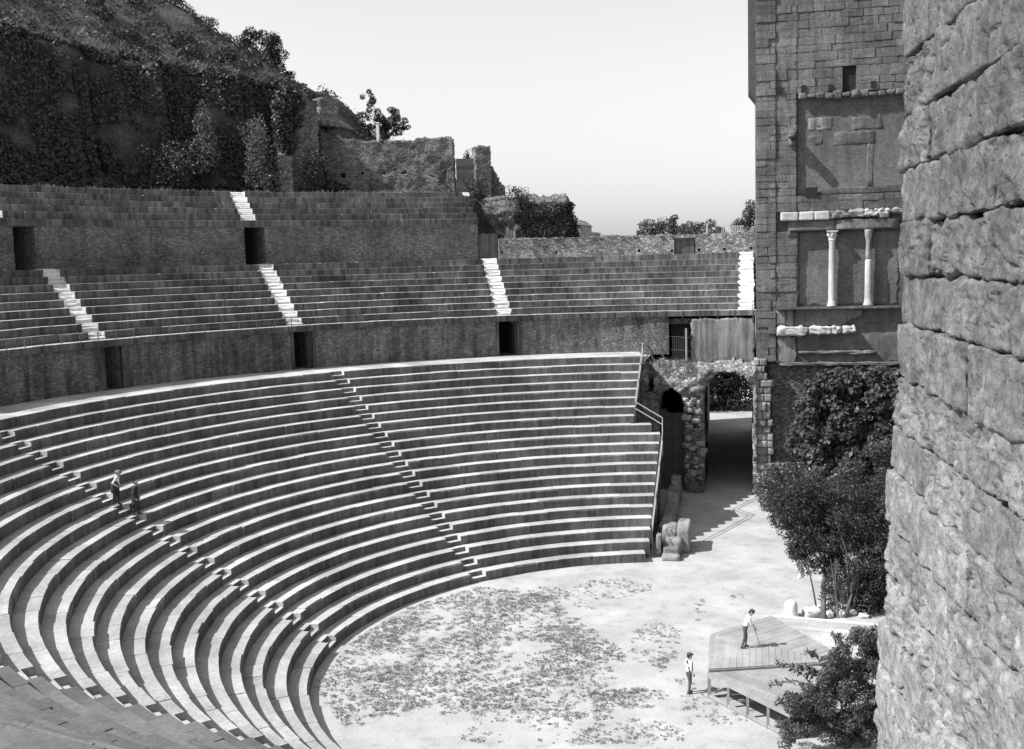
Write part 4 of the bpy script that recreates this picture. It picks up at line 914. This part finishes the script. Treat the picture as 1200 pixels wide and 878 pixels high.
# ------------------------------------------------------------------ wooden staging on the orchestra floor
def clip(poly, n, d):
    out = []
    for i in range(len(poly)):
        a, b_ = poly[i], poly[(i+1) % len(poly)]; da = a.dot(n)-d; db = b_.dot(n)-d
        if da >= 0: out.append(a)
        if (da > 0) != (db > 0) and abs(da-db) > 1e-9: out.append(a.lerp(b_, da/(da-db)))
    return out
def planks(parent, poly, direction, width, z, thick, mat, gap=.012, jitter=.006, name='board'):
    poly = [Vector((p[0], p[1])) for p in poly]; d = Vector(direction).normalized(); n = Vector((-d.y, d.x)); lo = min(p.dot(n) for p in poly); hi = max(p.dot(n) for p in poly); s = lo
    while s < hi-.02:
        wd = width*random.uniform(.9, 1.1); q = clip(clip(poly, n, s+gap/2), -n, -(s+wd-gap/2)); s += wd
        if len(q) < 3: continue
        if sum(q[i].x*q[(i+1) % len(q)].y-q[(i+1) % len(q)].x*q[i].y for i in range(len(q))) < 0: q = q[::-1]
        zz = z+rj(jitter); m = len(q); v = [(p.x, p.y, zz-thick) for p in q]+[(p.x, p.y, zz) for p in q]
        mb = MB(); mb.add(v, [tuple(range(m))[::-1], tuple(range(m, 2*m))]+[(i, (i+1) % m, (i+1) % m+m, i+m) for i in range(m)]); mb.build(name, mat, parent)
ZD = 1.05
def z2(x, y, z=ZD): p = onz(x, y, z); return (p.x, p.y)
A, B_, C_, D_, E_ = z2(833, 746), z2(904, 724.5), z2(985, 771), z2(960, 779), z2(831, 787)
S0, S1 = z2(833, 747), z2(962, 772)
st = thing('upper_staging', (-1, -3, 0), 'raised plank staging with boards laid in two directions under the stooping man', 'staging')
dirAB = Vector(B_)-Vector(A)
planks(st, [A, B_, C_, S1, z2(904, 761), z2(863, 752)], dirAB, .34, ZD+.12, .05, M['deck'])
planks(st, [A, z2(863, 752), z2(904, 761), S1, D_, E_], (1, .0), .26, ZD+.115, .05, M['decklight'])
fr = [A, B_, C_, D_, E_]
for i in range(5):
    p, q = Vector(fr[i]), Vector(fr[(i+1) % 5]); mb = MB(); mb.bar((p.x, p.y, ZD-.02), (q.x, q.y, ZD-.02), .09, .17); mb.build('beam', M['timber'], st)
for p in fr+[tuple((Vector(A)+Vector(B_))/2), tuple((Vector(B_)+Vector(C_))/2), tuple((Vector(D_)+Vector(E_))/2)]:
    mb = MB(); mb.box((p[0]-.06, p[1]-.06, 0), (p[0]+.06, p[1]+.06, ZD-.1)); mb.build('leg', M['timber'], st)
lw = thing('lower_staging', (-6, -3, 0), 'plank staging on open timber legs at the edge of the orchestra', 'staging')
F_ = Vector(E_)+(Vector(z2(887, 815))-Vector(E_)).normalized()*4.7; E2 = Vector(E_)-Vector((.12, 0)); G_ = Vector(D_)+(F_-Vector(E_)); D2 = Vector(D_)-Vector((.12, 0))
planks(lw, [tuple(E2), tuple(F_), tuple(G_), tuple(D2)], F_-E2+Vector((.0, -.9)), .3, ZD, .05, M['deck'])
for p, q in ((E2, F_), (D2, G_), (F_, G_), (E2, D2)):
    mb = MB(); mb.bar((p.x, p.y, ZD-.13), (q.x, q.y, ZD-.13), .08, .15); mb.build('beam', M['timber'], lw)
mb = MB(); mb.bar((E2.x, E2.y, .1), (F_.x, F_.y, .1), .09, .12); mb.build('sill_beam', M['timber'], lw)
for k in range(5):
    p = E2.lerp(F_, k/4*.98+.005); mb = MB(); mb.box((p.x-.055, p.y-.055, 0), (p.x+.055, p.y+.055, ZD-.21)); mb.build('leg', M['timber'], lw)
    q = D2.lerp(G_, k/4*.98+.005); mb = MB(); mb.box((q.x-.055, q.y-.055, 0), (q.x+.055, q.y+.055, ZD-.21)); mb.build('leg', M['timber'], lw)
for k in (.08, .35):
    p = E2.lerp(F_, k); q = D2.lerp(G_, k); mb = MB(); mb.bar((p.x, p.y-.1, .45), (q.x, q.y, .45), .05, .1); mb.build('brace', M['timber'], lw)
# pale board floor to the right
pfl = thing('board_floor', (3.5, -6.5, 0), 'low pale board floor edged with a wide plank beyond the staging', 'floor')
poly = [z2(906, 725, .3), z2(1040, 737, .3), z2(1045, 772, .3), z2(990, 772, .3)]
d01 = Vector(poly[1])-Vector(poly[0]); planks(pfl, poly, d01, .62, .3, .08, M['floor'], .02, .03)
mb = MB(); p, q = Vector(poly[0]), Vector(poly[1]); mb.bar((p.x+.2, p.y, .2), (q.x+.2, q.y, .2), .3, .38); mb.build('edge_plank', M['newstone'], pfl)
for p in poly: mb = MB(); mb.box((p[0]-.08, p[1]-.08, 0), (p[0]+.08, p[1]+.08, .2)); mb.build('block', M['timber'], pfl)

# stone stub and rubble
p = onz(927, 725); mb = MB(); mb.lathe([(.36, 0), (.36, .15), (.33, .2), (.32, .55), (.27, .72), (.12, .82)], (p.x+.3, p.y, 0), 14); tag(mb.build('column_stub', M['newstone'], None, True), 'short pale column stub beyond the staging', 'stub')
for n, (x, y, s) in enumerate(((952, 722, .55), (960, 719, .5), (968, 723, .45), (976, 717, .5), (985, 721, .4), (1000, 720, .35), (1012, 724, .3), (945, 718, .3), (972, 712, .35))):
    p = onz(x, y); mb = MB(); round_box(mb, (0, 0, 0), (s*1.2, s*1.5, s*.8), rad=.12, amp=.1, cuts=4, rotz=random.uniform(0, 3)); o = obj('fallen_stone', mb.mesh('fallen_stone', M['newstone'], True), None, 0, (p.x, p.y, s*.3)); tag(o, 'pale fallen stone lying at the foot of the dark trees', 'stone', 'fallen stones by the trees')

# ------------------------------------------------------------------ weeds on the orchestra floor
def inpoly(p, poly):
    c = False
    for i in range(len(poly)):
        a, b_ = poly[i], poly[i-1]
        if (a[1] > p[1]) != (b_[1] > p[1]) and p[0] < (b_[0]-a[0])*(p[1]-a[1])/(b_[1]-a[1])+a[0]: c = not c
    return c
patches = [([(368, 805), (420, 745), (480, 712), (560, 688), (640, 698), (690, 735), (735, 765), (720, 800), (660, 835), (560, 830), (480, 850), (400, 850)], 5200, -.12),
           ([(668, 692), (690, 680), (730, 678), (775, 688), (740, 700), (700, 703)], 130, -.1), ([(738, 735), (770, 730), (800, 735), (792, 770), (778, 790), (735, 772)], 150, .02),
           ([(690, 812), (740, 806), (785, 812), (770, 835), (700, 845)], 260, -.05), ([(812, 702), (835, 704), (830, 730), (815, 728)], 14, -.2), ([(590, 685), (660, 690), (700, 715), (640, 705)], 120, -.1), ([(560, 825), (800, 845), (800, 872), (540, 872)], 300, 0),
           ([(790, 795), (830, 800), (880, 850), (800, 850)], 60, 0), ([(850, 696), (875, 697), (876, 702), (850, 701)], 8, -.5)]
tuft = []
for poly, cnt, th in patches:
    w_ = [z2(x, y, 0) for x, y in poly]; xs = [q[0] for q in w_]; ys = [q[1] for q in w_]; k = 0; tries = 0
    while k < cnt and tries < cnt*40:
        tries += 1; x, y = random.uniform(min(xs), max(xs)), random.uniform(min(ys), max(ys))
        if not inpoly((x, y), w_): continue
        dn = noise.noise(Vector((x*.45, y*.45, 3)))+.7*noise.noise(Vector((x*2.2, y*2.2, 7)))
        if dn < th+random.uniform(-.3, .3): continue
        tuft.append((x, y, random.choice((.03, .05, .07, .09, .13, .18)) * (1.5 if dn > .45 else 1))); k += 1
P = []; Nn = []
for x, y, s in tuft:
    for _ in range(int(5+s*90)):
        a = random.uniform(0, 6.283); q = s*math.sqrt(random.random()); P.append((x+q*math.cos(a), y+q*math.sin(a), .012+random.uniform(0, .06)*(1-q/s*.6))); Nn.append((0, 0, 1))
tag(obj('weeds', leaf_mesh('weeds', P, Nn, .06, M['weed'], .5, .4)), 'patchy dark weeds sprouting over the orchestra floor', 'weeds', kind='stuff')
P = []
for _ in range(3200): z = random.uniform(8.5, 9.8); P.append((35.15+1.25*(z-8.35)+rj(.1)+(.9 if z > 9.7 and random.random() < .5 else 0), random.uniform(-2.9, 4.8), z))
P = [p for p in P if not (abs(p[1]+1.05) < 1.9 and p[2] < 9.2)]
blades('ledge_grass', P, .3, M['drygrass'], 'dry grass on the ledge over the passage arch')

# ------------------------------------------------------------------ people
def capsule(mb, p, q, r0, r1, n=10):
    p = Vector(p); q = Vector(q); d = (q-p); L = d.length; d = d.normalized() if L > 1e-6 else Vector((0, 0, 1)); pts = []; rr = []
    for a in (-80, -50, -25, 0): pts.append(p+d*(r0*math.sin(R(a)))); rr.append(r0*math.cos(R(a)))
    for a in (0, 25, 50, 80): pts.append(q+d*(r1*math.sin(R(a)))); rr.append(r1*math.cos(R(a)))
    if L < 1e-6: pts[4] = pts[4]+d*1e-4
    mb.tube(pts, rr, n)
def person(loc, face, label, lean=0.0, feet=((.06, .10), (-.04, -.10)), hands=((.2, .22, .85), (.2, -.22, .85)), mats=('shirt', 'trousers'), head_tilt=0.0, curl=.6, group=None, feet_z=(0, 0), sleeve='shirt'):
    """x forward, y left; one continuous remeshed body; returns the body object"""
    caps = []; V = Vector; hip = V((0, 0, .86)); top_, leg_ = mats
    def T(x, y, z): v = V((x, y, z-.86)); return V((v.x*math.cos(lean)+v.z*math.sin(lean), v.y, -v.x*math.sin(lean)+v.z*math.cos(lean)))+hip
    sh = -lean*.12; add = lambda p, q, a, b_, m: caps.append((V(p), V(q), a, b_, m))
    for s, (fx, fy), fz in ((1, feet[0], feet_z[0]), (-1, feet[1], feet_z[1])):
        an = V((fx+sh, fy, .09+fz)); hp = V((0, .085*s, .86)); kn = (an+hp)/2+V((.05, 0, .01))
        add(hp, kn, .088, .062, leg_); add(kn, an, .058, .045, leg_); add(an+V((-.04, 0, -.045)), an+V((.13, .01*s, -.055)), .042, .034, 'shoe')
    add(T(0, .06, .9), T(0, -.06, .9), .105, .105, leg_); add(T(0, 0, .98), T(.01, 0, 1.12), .125, .13, top_); add(T(.01, .05, 1.2), T(.01, -.05, 1.2), .125, .125, top_)
    add(T(0, .12, 1.33), T(0, -.12, 1.33), .085, .085, top_); add(T(-.01, .0, 1.36), T(.01, 0, 1.45), .062, .055, 'skin')
    hc = T(.03, 0, 1.555); ht = lean+head_tilt; fx_ = V((math.cos(ht), 0, -math.sin(ht))); uz = V((math.sin(ht), 0, math.cos(ht)))
    add(hc-fx_*.012+uz*.03, hc+fx_*.0-uz*.02, .092, .082, 'skin'); add(hc-uz*.055+fx_*.02, hc-uz*.08+fx_*.045, .058, .04, 'skin'); add(hc+fx_*.085-uz*.005, hc+fx_*.1-uz*.028, .012, .016, 'skin')
    for s in (1, -1): add(hc+V((0, .088*s, 0))+uz*.01, hc+V((-.005, .092*s, 0))-uz*.02, .016, .012, 'skin'); add(hc+fx_*.078+V((0, .033*s, 0))+uz*.018, hc+fx_*.08+V((0, .033*s, 0))+uz*.018, .011, .011, 'hair')
    add(hc+fx_*.083-uz*.055+V((0, .02, 0)), hc+fx_*.083-uz*.055-V((0, .02, 0)), .008, .008, 'hair'); add(hc-fx_*.035+uz*.045, hc-fx_*.05-uz*.01, .088, .075, 'hair')
    for s, hd in ((1, hands[0]), (-1, hands[1])):
        S = T(0, .185*s, 1.33); Hd = V(hd); D = Hd-S; dl = min(D.length, .54); mid_ = S+D*.5; bend = math.sqrt(max(0, .275**2-(dl/2)**2)); out_ = V((-.6, .5*s, -.3)).normalized(); out_ = (out_-D.normalized()*out_.dot(D.normalized())).normalized(); el = mid_+out_*bend
        add(S, el, .056, .044, top_ if sleeve == 'shirt' else sleeve); add(el, el.lerp(Hd, .9), .043, .03, sleeve if sleeve != 'bare' else 'skin')
        fd = (Hd-el).normalized(); side = fd.cross(V((0, s, 0))); side = side.normalized() if side.length > .1 else V((1, 0, 0)); add(Hd-fd*.02+side*.018, Hd+fd*.045+side*.018, .024, .022, 'skin'); add(Hd-fd*.02-side*.018, Hd+fd*.045-side*.018, .022, .022, 'skin')
        inn = V((0, -s, 0)); inn = (inn-fd*inn.dot(fd)).normalized()
        for k, ln in enumerate((.062, .072, .068, .052)):
            b_ = Hd+fd*.06+side*(.033-.021*k); m_ = b_+(fd*(1-curl*.4)+inn*curl*.5).normalized()*ln*.55; e_ = m_+(fd*(1-curl)+inn*curl).normalized()*ln*.5; add(b_, m_, .0095, .0088, 'skin'); add(m_, e_, .0088, .0078, 'skin')
        b_ = Hd+side*.035; m_ = b_+(side*.6+fd*.6+inn*.4).normalized()*.035; add(b_, m_, .012, .011, 'skin'); add(m_, m_+(fd*.7+inn*.5).normalized()*.03, .011, .009, 'skin')
    mb = MB(); [capsule(mb, *c[:4]) for c in caps]; tmp = obj('tmp', mb.mesh('tmp', M['skin'])); md = tmp.modifiers.new('r', 'REMESH'); md.mode = 'VOXEL'; md.voxel_size = .0085
    sm = tmp.modifiers.new('s', 'SMOOTH'); sm.iterations = 3; sm.factor = .5
    me = bpy.data.meshes.new_from_object(tmp.evaluated_get(bpy.context.evaluated_depsgraph_get())); bpy.data.objects.remove(tmp); me.name = 'person'; names = ['skin', 'shirt', 'trousers', 'shoe', 'hair', 'coat', 'vest']; me.materials.clear()
    for n in names: me.materials.append(M[n])
    cen = np.empty(len(me.polygons)*3); me.polygons.foreach_get('center', cen); cen = cen.reshape(-1, 3); best = np.full(len(cen), 1e9); mi = np.zeros(len(cen), int)
    for p, q, a, b_, m in caps:
        p, q = np.array(p), np.array(q); d = q-p; t = np.clip(((cen-p)@d)/max(d@d, 1e-9), 0, 1); ds = np.linalg.norm(cen-(p+t[:, None]*d), axis=1)-(a+(b_-a)*t); k = ds < best; best[k] = ds[k]; mi[k] = names.index(m)
    me.polygons.foreach_set('material_index', mi); me.polygons.foreach_set('use_smooth', [True]*len(me.polygons)); me.update()
    o = obj('person', me, None, face, loc); tag(o, label, 'person', group); return o, hc, fx_, uz, T
def child(name, me, parent): o = bpy.data.objects.new(name, me); col.objects.link(o); o.parent = parent; return o
def hat(po, hc, fx_, uz, mat, brim, crown=.1):
    mb = MB(); mb.lathe([(.10, 0), (.099, crown*.7), (.08, crown), (.02, crown*1.05)], (0, 0, 0), 16); mb.lathe([(.098, -.01), (brim, -.004), (brim, .006), (.09, .012)], (0, 0, 0), 16)
    m = Matrix((fx_, Vector((0, 1, 0)), uz)).transposed(); c = hc+uz*.06-fx_*.012
    mb.v = [tuple(m @ Vector(v)+c) for v in mb.v]; child('hat', mb.mesh('hat', mat, True), po)
def cap_(po, hc, fx_, uz, mat):
    mb = MB(); mb.lathe([(.104, -.01), (.118, .03), (.105, .065), (.03, .08)], (-.01, 0, 0), 14); mb.box((.05, -.07, -.012), (.16, .07, .0)); m = Matrix((fx_, Vector((0, 1, 0)), uz)).transposed(); c = hc+uz*.055
    mb.v = [tuple(m @ Vector(v)+c) for v in mb.v]; child('cap', mb.mesh('cap', mat, True), po)
def robe(po, rings, mat, name, n=18):
    """open garment: elliptical rings (centre, rx, ry)"""
    v = []; f = []
    for k, (c, rx, ry) in enumerate(rings):
        for i in range(n): a = 2*math.pi*i/n; wv = 1+.05*math.sin(5*a+k)+.03*math.sin(9*a); v.append((c[0]+rx*wv*math.cos(a), c[1]+ry*wv*math.sin(a), c[2]))
    for k in range(len(rings)-1):
        for i in range(n): f.append((k*n+i, k*n+(i+1) % n, (k+1)*n+(i+1) % n, (k+1)*n+i))
    o = child(name, mesh(name, v, f, mat, smooth=True), po); md = o.modifiers.new('t', 'SOLIDIFY'); md.thickness = .012; return o

p = onz(873, 759, ZD+.12)
po, hc, fx_, uz, T = person(p, R(-78), 'stooping man in white shirt and hat holding a stick on the staging', lean=.36, feet=((.09, .09), (-.1, -.1)), hands=((.42, .08, .80), (.40, -.05, .84)), head_tilt=.35, curl=.95)
hat(po, hc, fx_, uz, M['felt'], .155)
mb = MB(); mb.tube([(.36, .02, .98), (.43, .015, .78), (.62, .0, .08)], [.013, .013, .012], 8); o = mb.mesh('walking_stick', M['darkwood'])
so = obj('walking_stick', o, None, R(-78), p); tag(so, 'thin dark stick held by the stooping man', 'stick')
p = onz(807.5, 812.5, 0)
po, hc, fx_, uz, T = person(p, R(-62), 'man in white shirt and dark waistcoat standing on the ground by the staging', lean=.02, feet=((.05, .1), (-.05, -.09)), hands=((.12, .24, .86), (.1, -.25, .84)))
cap_(po, hc, fx_, uz, M['felt'])
robe(po, [((.045, 0, .97), .115, .17), ((.035, 0, 1.1), .128, .178), ((.03, 0, 1.22), .13, .185), ((.02, 0, 1.33), .105, .19), ((.0, 0, 1.405), .07, .12)], M['vest'], 'waistcoat')
def stair_pt(k, f, side):
    r = rk(k)+f; t = ST_B+side/r; return Vector(pol(r, t, k*H))
p = stair_pt(13, .55, .25)
po, hc, fx_, uz, T = person(p, R(-75), 'man in straw hat and white shirt with a dark coat going down the stairs', lean=.24, head_tilt=.1, feet=((.12, .09), (-.1, -.1)), hands=((.2, .2, .9), (.18, -.2, .95)), mats=('shirt', 'coat'), feet_z=(0, .02))
hat(po, hc, fx_, uz, M['straw'], .175, .09)
robe(po, [((.0, -.02, .62), .2, .25), ((.0, -.02, .8), .19, .24), ((.0, -.02, 1.0), .17, .235), ((.01, -.03, 1.18), .165, .22)], M['coat'], 'coat')
p = stair_pt(12, .5, .05)
po, hc, fx_, uz, T = person(p, R(-70), 'bareheaded man in a long black coat going down the stairs', lean=.06, feet=((.12, .09), (-.1, -.1)), hands=((.12, .23, .82), (.08, -.24, .82)), mats=('coat', 'coat'), sleeve='coat')
robe(po, [((.0, 0, .42), .2, .22), ((.0, 0, .6), .185, .215), ((.0, 0, .85), .16, .2), ((.0, 0, 1.1), .15, .19), ((.02, 0, 1.3), .13, .2), ((.02, 0, 1.42), .075, .1)], M['coat'], 'long_coat')
